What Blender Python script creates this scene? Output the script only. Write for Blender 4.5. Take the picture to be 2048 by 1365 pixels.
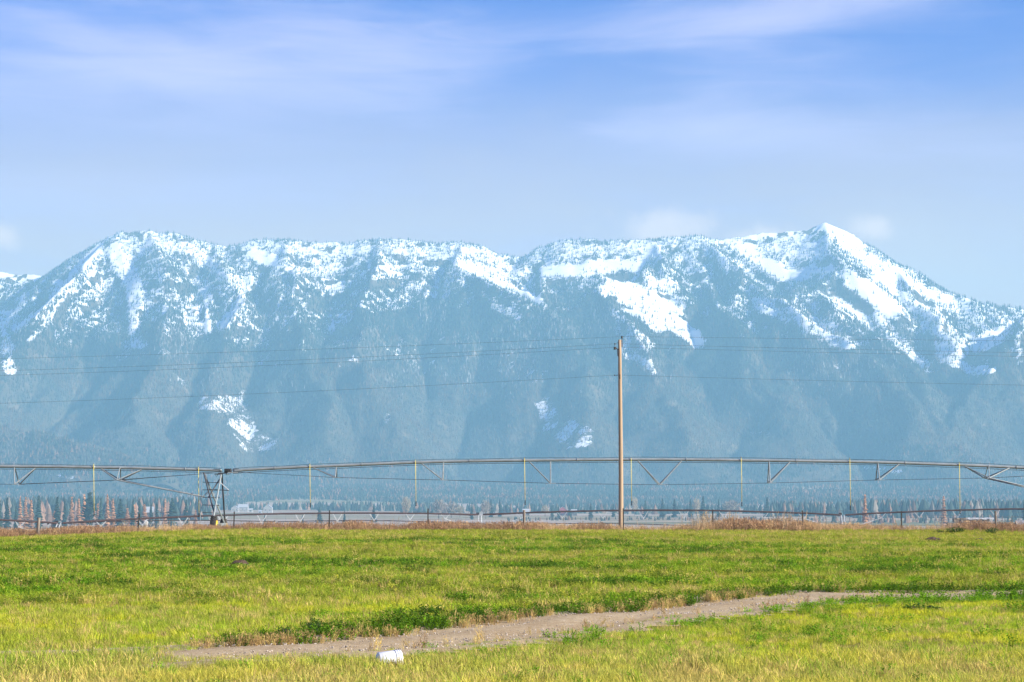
import bpy, bmesh, math, random
import numpy as np
from mathutils import Vector, Matrix

for o in list(bpy.data.objects):
    bpy.data.objects.remove(o)
SC = bpy.context.scene
COL = SC.collection
R = math.radians
random.seed(7)
RNG = np.random.default_rng(11)

# ------------------------------------------------------------------ camera
F = 4370.0            # focal length in pixels of a 2048 wide picture
CAMZ = 2.2
PITCH = math.atan(294.5 / F)
cd = bpy.data.cameras.new('camera')
cam = bpy.data.objects.new('camera', cd)
COL.objects.link(cam)
cam.location = (0, 0, CAMZ)
cam.rotation_euler = (math.pi / 2 + PITCH, 0, 0)
cd.sensor_width = 36.0
cd.lens = 36.0 * F / 2048.0
cd.clip_start = 0.5
cd.clip_end = 60000
SC.camera = cam

# ------------------------------------------------------------------ sky, sun, exposure
SUN_EL, SUN_AZ = 26.0, 112.0      # degrees; azimuth clockwise from the viewing direction
HAZE_DENSITY = 1.25e-4
w = bpy.data.worlds.new('World')
SC.world = w
w.use_nodes = True
nt = w.node_tree
nt.nodes.clear()


def nd(tree, kind, **kw):
    n = tree.nodes.new(kind)
    for k, v in kw.items():
        setattr(n, k, v)
    return n


def math_node(tree, op, a, b=None, c=None, clamp=False):
    n = tree.nodes.new('ShaderNodeMath')
    n.operation = op
    n.use_clamp = clamp
    for i, v in enumerate((a, b, c)):
        if v is None:
            continue
        if isinstance(v, (int, float)):
            n.inputs[i].default_value = v
        else:
            tree.links.new(v, n.inputs[i])
    return n.outputs[0]


def build_sky():
    L = nt.links.new
    sky = nd(nt, 'ShaderNodeTexSky', sky_type='NISHITA')
    sky.sun_disc = False
    sky.sun_elevation = R(SUN_EL)
    sky.sun_rotation = R(SUN_AZ)
    sky.altitude = 900
    sky.air_density = 1.0
    sky.dust_density = 0.0
    sky.ozone_density = 6.0
    tc = nd(nt, 'ShaderNodeTexCoord')
    sep = nd(nt, 'ShaderNodeSeparateXYZ')
    L(tc.outputs['Generated'], sep.inputs[0])
    X, Y, Z = sep.outputs
    # streaky high cloud: noise on the sky direction, drawn out along the horizon
    mp = nd(nt, 'ShaderNodeMapping')
    mp.inputs['Scale'].default_value = (5.0, 5.0, 17.0)
    mp.inputs['Rotation'].default_value = (0, R(-7), 0)
    mp.inputs['Location'].default_value = (1.7, 0.4, 0.9)
    L(tc.outputs['Generated'], mp.inputs[0])
    n1 = nd(nt, 'ShaderNodeTexNoise')
    n1.inputs['Scale'].default_value = 1.1
    n1.inputs['Detail'].default_value = 7
    n1.inputs['Roughness'].default_value = 0.52
    n1.inputs['Distortion'].default_value = 0.7
    L(mp.outputs[0], n1.inputs['Vector'])
    mp2 = nd(nt, 'ShaderNodeMapping')
    mp2.inputs['Scale'].default_value = (9.0, 9.0, 70.0)
    mp2.inputs['Rotation'].default_value = (0, R(9), 0)
    L(tc.outputs['Generated'], mp2.inputs[0])
    n2 = nd(nt, 'ShaderNodeTexNoise')
    n2.inputs['Scale'].default_value = 1.3
    n2.inputs['Detail'].default_value = 6
    n2.inputs['Roughness'].default_value = 0.6
    n2.inputs['Distortion'].default_value = 1.2
    L(mp2.outputs[0], n2.inputs['Vector'])

    def bank(az, el, raz, rel, tilt=0.0):
        """a soft cloud bank round one direction of the sky (degrees)"""
        c = (math.sin(R(az)) * math.cos(R(el)), math.cos(R(az)) * math.cos(R(el)), math.sin(R(el)))
        dx = math_node(nt, 'SUBTRACT', X, c[0])
        dy = math_node(nt, 'SUBTRACT', Y, c[1])
        dz = math_node(nt, 'SUBTRACT', Z, c[2])
        dz = math_node(nt, 'MULTIPLY_ADD', dx, -tilt, dz)
        q = math_node(nt, 'ADD', math_node(nt, 'POWER', math_node(nt, 'DIVIDE', dx, R(raz)), 2.0),
                      math_node(nt, 'POWER', math_node(nt, 'DIVIDE', dz, R(rel)), 2.0))
        q = math_node(nt, 'ADD', q, math_node(nt, 'POWER', dy, 2.0))
        return math_node(nt, 'POWER', 2.718, math_node(nt, 'MULTIPLY', q, -1.0))

    base = math_node(nt, 'ADD', math_node(nt, 'MULTIPLY', n1.outputs[0], 0.74), math_node(nt, 'MULTIPLY', n2.outputs[0], 0.26))
    veil = None
    for a in ((-8.0, 10.6, 8.5, 2.2, 0.05), (6.3, 12.2, 5.2, 0.55, 0.14), (8.5, 9.0, 7.0, 0.8, -0.04), (-11, 7.6, 6, 0.8, 0), (30, 11, 10, 2.5, 0), (-34, 13, 12, 3, 0)):
        b = bank(*a)
        veil = b if veil is None else math_node(nt, 'MAXIMUM', veil, b)
    s = math_node(nt, 'MULTIPLY_ADD', veil, 0.27, math_node(nt, 'SUBTRACT', base, 0.02))
    # two clear gaps in the veil
    gap = math_node(nt, 'MAXIMUM', bank(11.8, 10.9, 3.6, 1.3, 0.1), bank(0.9, 10.6, 2.6, 0.9, 0.1))
    s = math_node(nt, 'MULTIPLY_ADD', gap, -0.17, s)
    ramp = nd(nt, 'ShaderNodeMapRange')
    ramp.interpolation_type = 'SMOOTHSTEP'
    L(s, ramp.inputs[0])
    ramp.inputs[1].default_value = 0.43
    ramp.inputs[2].default_value = 0.90
    ramp.inputs[3].default_value = 0.0
    ramp.inputs[4].default_value = 0.95
    # small fair-weather clouds sitting behind the summits
    n3 = nd(nt, 'ShaderNodeTexNoise')
    n3.inputs['Scale'].default_value = 70
    n3.inputs['Detail'].default_value = 6
    n3.inputs['Roughness'].default_value = 0.55
    L(tc.outputs['Generated'], n3.inputs['Vector'])
    puff = None
    for a in ((4.05, 6.8, 1.7, 0.65, 0), (6.4, 6.55, 1.1, 0.42, 0.1), (9.3, 6.75, 0.8, 0.42, -0.1), (-13.2, 6.4, 0.7, 0.4, 0)):
        b = bank(*a)
        puff = b if puff is None else math_node(nt, 'MAXIMUM', puff, b)
    p = math_node(nt, 'MULTIPLY_ADD', n3.outputs[0], 1.3, math_node(nt, 'SUBTRACT', puff, 0.95))
    pr = nd(nt, 'ShaderNodeMapRange')
    pr.interpolation_type = 'SMOOTHSTEP'
    L(p, pr.inputs[0])
    pr.inputs[1].default_value = 0.0
    pr.inputs[2].default_value = 0.8
    pr.inputs[4].default_value = 0.62
    # thin haze-cloud thickening towards the horizon, all the way round
    hz = nd(nt, 'ShaderNodeMapRange')
    hz.interpolation_type = 'SMOOTHSTEP'
    L(math_node(nt, 'MULTIPLY_ADD', n1.outputs[0], 0.05, Z), hz.inputs[0])
    hz.inputs[1].default_value = 0.255
    hz.inputs[2].default_value = 0.105
    hz.inputs[3].default_value = 0.0
    hz.inputs[4].default_value = 0.86
    tint = nd(nt, 'ShaderNodeMix', data_type='RGBA', blend_type='MULTIPLY')
    tint.inputs[0].default_value = 1.0
    L(sky.outputs[0], tint.inputs[6])
    tint.inputs[7].default_value = (0.2, 0.46, 1.45, 1)
    col = tint.outputs[2]
    for fac, c in ((hz.outputs[0], (9.2, 6.8, 4.9, 1)), (ramp.outputs[0], (6.6, 5.9, 9.1, 1)), (pr.outputs[0], (12.5, 9.6, 8.0, 1))):
        mix = nd(nt, 'ShaderNodeMix', data_type='RGBA')
        L(fac, mix.inputs[0])
        L(col, mix.inputs[6])
        mix.inputs[7].default_value = c
        col = mix.outputs[2]
    bg = nd(nt, 'ShaderNodeBackground')
    bg.inputs[1].default_value = 0.05
    L(col, bg.inputs[0])
    out = nd(nt, 'ShaderNodeOutputWorld')
    L(bg.outputs[0], out.inputs[0])


build_sky()
ld = bpy.data.lights.new('sun', 'SUN')
sun = bpy.data.objects.new('sun', ld)
COL.objects.link(sun)
ld.energy = 5.0
ld.angle = R(0.5)
ld.color = (1.0, 0.93, 0.80)
_d = Vector((math.sin(R(SUN_AZ)) * math.cos(R(SUN_EL)), math.cos(R(SUN_AZ)) * math.cos(R(SUN_EL)), math.sin(R(SUN_EL))))
sun.rotation_euler = _d.to_track_quat('Z', 'Y').to_euler()
sun.location = (30, -20, 40)
vs = SC.view_settings
vs.view_transform = 'Standard'
vs.look = 'None'
vs.gamma = 1.0
vs.use_curve_mapping = False
vs.exposure = 1.15
SC.render.engine = 'CYCLES'
SC.cycles.use_denoising = True
SC.cycles.max_bounces = 6
SC.cycles.volume_bounces = 1
SC.cycles.transparent_max_bounces = 8


# ------------------------------------------------------------------ helpers
def at(px, py, Y):
    """world point at depth Y that this camera sees at pixel (px, py) of a 2048 wide picture"""
    u, v = (px - 1024) / F, (682.5 - py) / F
    c, s = math.cos(PITCH), math.sin(PITCH)
    d = Vector((u, c - v * s, s + v * c))
    k = Y / d.y
    return Vector((d.x * k, Y, CAMZ + d.z * k))


def to_px(x, y, z):
    """numpy: the pixel of world points"""
    c, s = math.cos(PITCH), math.sin(PITCH)
    zz = z - CAMZ
    dep = y * c + zz * s
    return 1024 + F * x / dep, 682.5 - F * (-y * s + zz * c) / dep


def sstep(a, b, x):
    t = np.clip((x - a) / (b - a), 0, 1)
    return t * t * (3 - 2 * t)


def _hash(i, j, seed):
    n = (i.astype(np.int64) * 374761393 + j.astype(np.int64) * 668265263 + seed * 974711) & 0x7fffffff
    n = ((n ^ (n >> 13)) * 1274126177) & 0x7fffffff
    n = (n ^ (n >> 16)) & 0xffff
    return n / 65535.0


def vnoise(x, y, seed=0):
    i, j = np.floor(x), np.floor(y)
    fx, fy = x - i, y - j
    fx, fy = fx * fx * (3 - 2 * fx), fy * fy * (3 - 2 * fy)
    a, b = _hash(i, j, seed), _hash(i + 1, j, seed)
    c, d = _hash(i, j + 1, seed), _hash(i + 1, j + 1, seed)
    return (a * (1 - fx) + b * fx) * (1 - fy) + (c * (1 - fx) + d * fx) * fy


def fbm(x, y, seed=0, octv=4):
    x, y = np.asarray(x, float), np.asarray(y, float)
    s, a, t = 0, 0.5, 0
    for k in range(octv):
        s = s + a * vnoise(x, y, seed + k * 17)
        t += a
        x, y, a = x * 2.03 + 3.1, y * 2.03 + 1.7, a * 0.5
    return s / t


class MB:
    """collects shapes, builds ONE mesh object"""
    def __init__(self):
        self.v, self.f = [], []

    def add(self, vs_, fs_):
        n = len(self.v)
        self.v += [tuple(p) for p in vs_]
        self.f += [tuple(i + n for i in q) for q in fs_]
        return self

    def box(self, c, s, rot=None):
        c, h = Vector(c), Vector(s) / 2
        p = [Vector((x * h.x, y * h.y, z * h.z)) for x in (-1, 1) for y in (-1, 1) for z in (-1, 1)]
        if rot is not None:
            p = [rot @ q for q in p]
        return self.add([c + q for q in p], [(0, 1, 3, 2), (4, 6, 7, 5), (0, 4, 5, 1), (2, 3, 7, 6), (0, 2, 6, 4), (1, 5, 7, 3)])

    def tube(self, pts, r, n=8, cap=True):
        pts = [Vector(p) for p in pts]
        rr = r if isinstance(r, (list, tuple)) else [r] * len(pts)
        vs_, fs_ = [], []
        for i, p in enumerate(pts):
            t = (pts[min(i + 1, len(pts) - 1)] - pts[max(i - 1, 0)]).normalized()
            u = t.cross(Vector((0, 0, 1)))
            if abs(t.z) > 0.9:
                u = t.cross(Vector((0, 1, 0)))
            u.normalize()
            v_ = u.cross(t)
            for k in range(n):
                a = 2 * math.pi * k / n
                vs_.append(p + (u * math.cos(a) + v_ * math.sin(a)) * rr[i])
        for i in range(len(pts) - 1):
            for k in range(n):
                a, b = i * n + k, i * n + (k + 1) % n
                fs_.append((a, b, b + n, a + n))
        if cap:
            fs_.append(tuple(range(n))[::-1])
            fs_.append(tuple(range((len(pts) - 1) * n, len(pts) * n)))
        return self.add(vs_, fs_)

    def lathe(self, prof, n=16, axis=Matrix.Identity(4)):
        vs_, fs_ = [], []
        for (r, z) in prof:
            for k in range(n):
                a = 2 * math.pi * k / n
                vs_.append(axis @ Vector((r * math.cos(a), r * math.sin(a), z)))
        for i in range(len(prof) - 1):
            for k in range(n):
                a, b = i * n + k, i * n + (k + 1) % n
                fs_.append((a, b, b + n, a + n))
        return self.add(vs_, fs_)

    def mesh(self, name, mat=None, smooth=False):
        m = bpy.data.meshes.new(name)
        m.from_pydata(self.v, [], self.f)
        if mat:
            m.materials.append(mat)
        if smooth:
            m.polygons.foreach_set('use_smooth', [True] * len(m.polygons))
        m.update()
        return m

    def build(self, name, mat, parent=None, smooth=False, at0=None):
        return link(name, self.mesh(name, mat, smooth), parent, at0)


def link(name, data, parent=None, loc=None):
    o = bpy.data.objects.new(name, data)
    COL.objects.link(o)
    if parent is not None:
        o.parent = parent
    if loc is not None:
        o.location = loc
    return o


def tag(o, label=None, cat=None, group=None, kind=None):
    for k, v in (('label', label), ('category', cat), ('group', group), ('kind', kind)):
        if v:
            o[k] = v
    return o


def empty(name, loc=(0, 0, 0), rz=0.0):
    o = bpy.data.objects.new(name, None)
    COL.objects.link(o)
    o.location = loc
    o.rotation_euler = (0, 0, rz)
    o.empty_display_size = 0.3
    return o


def big_mesh(name, V, Fc, mat, smooth=False):
    """numpy verts and equal-size faces to a mesh"""
    V = np.asarray(V, np.float32)
    Fc = np.asarray(Fc, np.int32)
    m = bpy.data.meshes.new(name)
    m.vertices.add(len(V))
    m.vertices.foreach_set('co', V.ravel())
    k = Fc.shape[1]
    m.loops.add(Fc.size)
    m.loops.foreach_set('vertex_index', Fc.ravel())
    m.polygons.add(len(Fc))
    m.polygons.foreach_set('loop_start', np.arange(0, Fc.size, k, dtype=np.int32))
    m.polygons.foreach_set('use_smooth', np.full(len(Fc), smooth))
    m.update(calc_edges=True)
    if mat:
        m.materials.append(mat)
    return m


def vcol(m, name, arr):
    arr = np.asarray(arr, np.float32)
    if arr.shape[1] == 3:
        arr = np.concatenate([arr, np.ones((len(arr), 1), np.float32)], 1)
    a = m.attributes.new(name, 'FLOAT_COLOR', 'POINT')
    a.data.foreach_set('color', arr.ravel())


def vflt(m, name, arr):
    a = m.attributes.new(name, 'FLOAT', 'POINT')
    a.data.foreach_set('value', np.asarray(arr, np.float32))


# ------------------------------------------------------------------ materials
def new_mat(name):
    m = bpy.data.materials.new(name)
    m.use_nodes = True
    t = m.node_tree
    t.nodes.clear()
    out = nd(t, 'ShaderNodeOutputMaterial')
    return m, t, out


def noise(t, scale, detail=4, rough=0.55, vec=None, dist=0.0):
    n = nd(t, 'ShaderNodeTexNoise')
    n.inputs['Scale'].default_value = scale
    n.inputs['Detail'].default_value = detail
    n.inputs['Roughness'].default_value = rough
    n.inputs['Distortion'].default_value = dist
    if vec is not None:
        t.links.new(vec, n.inputs['Vector'])
    return n


def ramp(t, fac, stops):
    r = nd(t, 'ShaderNodeValToRGB')
    e = r.color_ramp.elements
    while len(e) < len(stops):
        e.new(0.5)
    for k, (p, c) in enumerate(stops):
        e[k].position = p
        e[k].color = (*c, 1)
    t.links.new(fac, r.inputs[0])
    return r.outputs[0]


def surf(name, c1, c2, scale=3.0, rough=0.7, metal=0.0, stretch=(1, 1, 1), bump=0.0, bscale=None, c3=None, spec=0.3):
    """plain painted / wooden / metal surface with two-tone wear in object space"""
    m, t, out = new_mat(name)
    tc = nd(t, 'ShaderNodeTexCoord')
    mp = nd(t, 'ShaderNodeMapping')
    mp.inputs['Scale'].default_value = stretch
    t.links.new(tc.outputs['Object'], mp.inputs[0])
    n = noise(t, scale, 6, 0.6, mp.outputs[0])
    st = [(0.32, c1), (0.68, c2)] if c3 is None else [(0.3, c1), (0.5, c2), (0.7, c3)]
    col = ramp(t, n.outputs[0], st)
    b = nd(t, 'ShaderNodeBsdfPrincipled')
    t.links.new(col, b.inputs['Base Color'])
    b.inputs['Roughness'].default_value = rough
    b.inputs['Metallic'].default_value = metal
    b.inputs['Specular IOR Level'].default_value = spec
    if bump:
        n2 = noise(t, bscale or scale * 4, 5, 0.6, mp.outputs[0])
        bp = nd(t, 'ShaderNodeBump')
        bp.inputs['Strength'].default_value = bump
        bp.inputs['Distance'].default_value = 0.02
        t.links.new(n2.outputs[0], bp.inputs['Height'])
        t.links.new(bp.outputs[0], b.inputs['Normal'])
    t.links.new(b.outputs[0], out.inputs[0])
    return m


def leafy(name, src, attr='col', var=0.25, trans=0.35, per_blade=True):
    """foliage: colour from an attribute (of the instance or the mesh), varied blade by blade, partly translucent"""
    m, t, out = new_mat(name)
    a = nd(t, 'ShaderNodeAttribute', attribute_type=src, attribute_name=attr)
    col = a.outputs['Color']
    if per_blade:
        b = nd(t, 'ShaderNodeAttribute', attribute_type='GEOMETRY', attribute_name='blade')
        mul = math_node(t, 'MULTIPLY_ADD', b.outputs['Fac'], 2 * var, 1 - var)
        hs = nd(t, 'ShaderNodeHueSaturation')
        t.links.new(col, hs.inputs['Color'])
        t.links.new(mul, hs.inputs['Value'])
        t.links.new(math_node(t, 'MULTIPLY_ADD', b.outputs['Fac'], -0.03, 0.515), hs.inputs['Hue'])
        col = hs.outputs[0]
    d = nd(t, 'ShaderNodeBsdfDiffuse')
    tr = nd(t, 'ShaderNodeBsdfTranslucent')
    t.links.new(col, d.inputs[0])
    t.links.new(col, tr.inputs[0])
    mx = nd(t, 'ShaderNodeMixShader')
    mx.inputs[0].default_value = trans
    t.links.new(d.outputs[0], mx.inputs[1])
    t.links.new(tr.outputs[0], mx.inputs[2])
    t.links.new(mx.outputs[0], out.inputs[0])
    return m


M = {}
M['galv'] = surf('galvanised_steel', (0.24, 0.28, 0.28), (0.37, 0.41, 0.41), 2.2, 0.5, 0.35, (1, 3, 3), 0.05)
M['galv_far'] = surf('weathered_steel', (0.42, 0.46, 0.48), (0.52, 0.55, 0.56), 1.0, 0.6, 0.1)
M['dark_steel'] = surf('dark_steel', (0.05, 0.055, 0.06), (0.10, 0.10, 0.11), 3.0, 0.55, 0.4)
M['pipe_far'] = surf('rusty_dark_pipe', (0.035, 0.028, 0.032), (0.07, 0.045, 0.045), 0.6, 0.8)
M['cable'] = surf('black_cable', (0.03, 0.03, 0.033), (0.05, 0.05, 0.055), 3, 0.6)
M['wire'] = surf('aluminium_wire', (0.06, 0.07, 0.085), (0.09, 0.10, 0.12), 2, 0.6, 0.2)
M['rubber'] = surf('tyre_rubber', (0.025, 0.025, 0.025), (0.06, 0.055, 0.05), 6, 0.9, 0, (1, 1, 1), 0.2)
M['yellow'] = surf('yellow_paint', (0.72, 0.42, 0.02), (0.80, 0.52, 0.04), 5, 0.45)
M['hose'] = surf('yellow_hose', (0.78, 0.60, 0.08), (0.85, 0.70, 0.14), 4, 0.5)
M['black'] = surf('black_plastic', (0.02, 0.02, 0.022), (0.035, 0.035, 0.035), 4, 0.5)
M['pole'] = surf('pole_wood', (0.36, 0.25, 0.16), (0.44, 0.32, 0.21), 6, 0.85, 0, (8, 8, 0.12), 0.6, 14, (0.52, 0.40, 0.28))
M['post'] = surf('post_wood', (0.13, 0.105, 0.085), (0.30, 0.26, 0.21), 6, 0.9, 0, (5, 5, 0.5), 0.5, 16)
M['tpost'] = surf('rusty_steel_post', (0.045, 0.05, 0.045), (0.10, 0.075, 0.06), 8, 0.8, 0.2)
M['fwire'] = surf('fence_wire', (0.16, 0.17, 0.18), (0.25, 0.25, 0.25), 3, 0.6, 0.5)
M['bucket'] = surf('bucket_plastic', (0.74, 0.76, 0.80), (0.82, 0.83, 0.85), 4, 0.4)
M['groove_shade'] = surf('bucket_groove_shade', (0.22, 0.25, 0.30), (0.3, 0.33, 0.38), 4, 0.5)  # same plastic, with the shade between the ribs put into its colour
M['porcelain'] = surf('dark_porcelain', (0.03, 0.022, 0.02), (0.05, 0.035, 0.03), 6, 0.25)
M['white_wall'] = surf('white_siding', (0.36, 0.355, 0.34), (0.44, 0.43, 0.42), 0.4, 0.7)
M['red_wall'] = surf('barn_red', (0.34, 0.08, 0.09), (0.42, 0.12, 0.12), 0.4, 0.8)
M['roof'] = surf('grey_roof', (0.20, 0.20, 0.21), (0.30, 0.30, 0.31), 0.5, 0.8)
M['white_roof'] = surf('pale_metal_roof', (0.36, 0.37, 0.39), (0.45, 0.46, 0.47), 0.5, 0.6)
M['window'] = surf('window_glass', (0.03, 0.04, 0.05), (0.06, 0.07, 0.08), 1, 0.15)
M['bark'] = surf('bark', (0.07, 0.05, 0.04), (0.13, 0.10, 0.08), 2, 0.95)
M['bale'] = surf('old_hay', (0.16, 0.12, 0.085), (0.33, 0.26, 0.18), 1.2, 0.95, 0, (1, 1, 0.3), 0.6)
M['tarp'] = surf('white_tarp', (0.34, 0.36, 0.38), (0.44, 0.45, 0.46), 0.8, 0.7)
M['grass_inst'] = leafy('grass_blades', 'INSTANCER', trans=0.4)
M['alfalfa_inst'] = leafy('alfalfa_leaves', 'INSTANCER', var=0.35, trans=0.3)
M['straw_inst'] = leafy('dry_stalks', 'INSTANCER', var=0.35, trans=0.2)
M['forest'] = leafy('conifer_needles', 'GEOMETRY', trans=0.1, per_blade=False)
M['mound'] = surf('loose_soil', (0.055, 0.035, 0.022), (0.13, 0.085, 0.06), 8, 1.0, 0, (1, 1, 1), 0.8)


# ------------------------------------------------------------------ ground
GY = [-400, 116, 121, 130, 200, 344, 564, 900, 1500, 2000, 4000, 5300, 9300]
GZ = [0, -0.02, -0.42, -0.75, -2.0, -4.9, -10.0, -18, -32, -34, -34, 6, 20]


def gz(x, y):
    x, y = np.asarray(x, float), np.asarray(y, float)
    z = np.interp(y, GY, GZ)
    near = 1 - sstep(112, 124, y)
    z = z - 0.34 * sstep(-12, -27, x) * sstep(78, 108, y) * (1 - sstep(140, 400, y))
    z = z + near * sstep(20, 26, y) * ((fbm(x * 0.35, y * 0.35, 5, 3) - 0.5) * 0.16 + (fbm(x * 0.06, y * 0.06, 9, 2) - 0.5) * 0.22 * sstep(48, 70, y))
    far = sstep(300, 1500, y)
    z = z + far * (fbm(x / 500, y / 500, 31, 3) - 0.5) * 5
    return z


def gz1(x, y):
    return float(gz(np.array([x]), np.array([y]))[0])


# the farm track, as a centre line in plan
TRACK = [(-14, 25.6), (-8, 27.2), (-5, 28.6), (-2.9, 30), (-1.94, 31.1), (-0.93, 32.8), (0, 34.6), (1.5, 37.1), (2.7, 39), (3.7, 40.7), (4.6, 42.1), (5.3, 43.2), (6.8, 44.8), (9, 45.8), (12, 46.3), (20, 46.6), (40, 47.5)]


def resample(pts, n):
    P = [Vector((*p, 0)) for p in pts]
    out = []
    for i in range(len(P) - 1):
        p0, p1, p2, p3 = P[max(i - 1, 0)], P[i], P[i + 1], P[min(i + 2, len(P) - 1)]
        for k in range(n):
            t = k / n
            out.append(0.5 * ((2 * p1) + (p2 - p0) * t + (2 * p0 - 5 * p1 + 4 * p2 - p3) * t * t + (3 * p1 - p0 - 3 * p2 + p3) * t ** 3))
    out.append(P[-1])
    return out


TL = resample(TRACK, 12)
TLA = np.array([(p.x, p.y) for p in TL])


def track_d(x, y):
    """signed distance to the track's centre line: positive on the far (left) side"""
    x, y = np.asarray(x, float), np.asarray(y, float)
    best = np.full(x.shape, 1e9)
    sg = np.ones(x.shape)
    for i in range(len(TLA) - 1):
        a, b = TLA[i], TLA[i + 1]
        d = b - a
        L = (d ** 2).sum()
        t = np.clip(((x - a[0]) * d[0] + (y - a[1]) * d[1]) / L, 0, 1)
        ex, ey = x - a[0] - t * d[0], y - a[1] - t * d[1]
        q = np.hypot(ex, ey)
        s = np.sign(d[0] * ey - d[1] * ex)
        m = q < best
        best = np.where(m, q, best)
        sg = np.where(m, s, sg)
    return best * np.where(sg == 0, 1, sg)


def build_ground():
    ys = np.concatenate([np.linspace(-400, 18, 12), np.arange(20, 118, 0.5), np.arange(118, 140, 1.5), np.geomspace(142, 9300, 90)])
    us = np.concatenate([[-5700, -3500, -2400, -1700, -1200, -800, -500, -300, -180, -110, -70, -48], np.arange(-34, 34.1, 0.6), [48, 70, 110, 180, 300, 500, 800, 1200, 1700, 2400, 3500, 5700]])
    gx, gy = np.meshgrid(us, ys)
    # columns spread out with distance so that the sheet keeps an even density in view
    k = np.maximum(1.0, gy / 120.0)
    inner = np.abs(gx) < 40
    gx = np.where(inner, gx * k, np.sign(gx) * np.maximum(np.abs(gx), 34 * k + np.abs(gx) * 0.6))
    gx = np.clip(gx, -5700, 5700)
    z = gz(gx, gy)
    V = np.stack([gx, gy, z], -1).reshape(-1, 3)
    ny, nx = gx.shape
    i = np.arange((ny - 1) * (nx - 1))
    r, c = i // (nx - 1), i % (nx - 1)
    a = r * nx + c
    Fc = np.stack([a, a + 1, a + nx + 1, a + nx], 1)
    m, t, out = new_mat('field_and_valley_ground')
    geo = nd(t, 'ShaderNodeNewGeometry')
    sep = nd(t, 'ShaderNodeSeparateXYZ')
    t.links.new(geo.outputs['Position'], sep.inputs[0])
    nA = noise(t, 1.2, 6, 0.65, geo.outputs['Position'])
    near = ramp(t, nA.outputs[0], [(0.3, (0.07, 0.06, 0.02)), (0.5, (0.17, 0.15, 0.04)), (0.7, (0.28, 0.21, 0.09))])
    mp = nd(t, 'ShaderNodeMapping')
    mp.inputs['Scale'].default_value = (0.0016, 0.005, 0)
    t.links.new(geo.outputs['Position'], mp.inputs[0])
    vo = nd(t, 'ShaderNodeTexVoronoi')
    vo.inputs['Scale'].default_value = 1.0
    t.links.new(mp.outputs[0], vo.inputs['Vector'])
    sv = nd(t, 'ShaderNodeSeparateColor')
    t.links.new(vo.outputs['Color'], sv.inputs[0])
    nB = noise(t, 0.02, 6, 0.6, geo.outputs['Position'])
    fld = math_node(t, 'MULTIPLY_ADD', nB.outputs[0], 0.5, math_node(t, 'MULTIPLY', sv.outputs[0], 0.6))
    far = ramp(t, fld, [(0.2, (0.36, 0.27, 0.21)), (0.45, (0.42, 0.33, 0.26)), (0.65, (0.30, 0.24, 0.15)), (0.85, (0.20, 0.19, 0.10))])
    mr = nd(t, 'ShaderNodeMapRange')
    t.links.new(sep.outputs[1], mr.inputs[0])
    mr.inputs[1].default_value = 118
    mr.inputs[2].default_value = 160
    mx = nd(t, 'ShaderNodeMix', data_type='RGBA')
    t.links.new(mr.outputs[0], mx.inputs[0])
    t.links.new(near, mx.inputs[6])
    t.links.new(far, mx.inputs[7])
    b = nd(t, 'ShaderNodeBsdfDiffuse')
    t.links.new(mx.outputs[2], b.inputs[0])
    t.links.new(b.outputs[0], out.inputs[0])
    o = link('ground', big_mesh('ground', V, Fc, m, True))
    tag(o, kind='structure')


build_ground()


def build_track():
    m, t, out = new_mat('packed_gravel')
    geo = nd(t, 'ShaderNodeNewGeometry')
    n1 = noise(t, 9, 8, 0.7, geo.outputs['Position'])
    n2 = noise(t, 60, 4, 0.7, geo.outputs['Position'])
    n3 = noise(t, 0.9, 3, 0.5, geo.outputs['Position'])
    f = math_node(t, 'ADD', math_node(t, 'MULTIPLY', n1.outputs[0], 0.5), math_node(t, 'MULTIPLY', n2.outputs[0], 0.5))
    f = math_node(t, 'MULTIPLY_ADD', n3.outputs[0], 0.25, math_node(t, 'SUBTRACT', f, 0.12))
    col = ramp(t, f, [(0.34, (0.29, 0.20, 0.115)), (0.5, (0.41, 0.31, 0.19)), (0.68, (0.57, 0.47, 0.32))])
    b = nd(t, 'ShaderNodeBsdfDiffuse')
    t.links.new(col, b.inputs[0])
    bp = nd(t, 'ShaderNodeBump')
    bp.inputs['Strength'].default_value = 0.8
    bp.inputs['Distance'].default_value = 0.03
    t.links.new(f, bp.inputs['Height'])
    t.links.new(bp.outputs[0], b.inputs['Normal'])
    t.links.new(b.outputs[0], out.inputs[0])
    V, Fc = [], []
    offs = [-1.75, -1.4, -1.0, -0.6, -0.2, 0.2, 0.6, 1.0, 1.4, 1.75]
    for i, p in enumerate(TL):
        d = (TL[min(i + 1, len(TL) - 1)] - TL[max(i - 1, 0)]).normalized()
        nrm = Vector((-d.y, d.x, 0))
        for k, s in enumerate(offs):
            j = 0.25 * math.sin(i * 1.7 + k) * (abs(s) > 1.5)
            q = p + nrm * (s + j)
            h = -0.035 if abs(s) in (1.0, 0.6) else 0.0
            V.append((q.x, q.y, gz1(q.x, q.y) + (0.05 if abs(s) < 1.5 else 0.012) + h))
    n = len(offs)
    for i in range(len(TL) - 1):
        for k in range(n - 1):
            a = i * n + k
            Fc.append((a, a + n, a + n + 1, a + 1))
    o = link('farm_track', big_mesh('farm_track', V, np.array(Fc)[:, ::-1], m, True))
    tag(o, kind='structure')


build_track()


# ------------------------------------------------------------------ mountains
def ridge(pts):
    return [at(*p) for p in pts]


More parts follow.
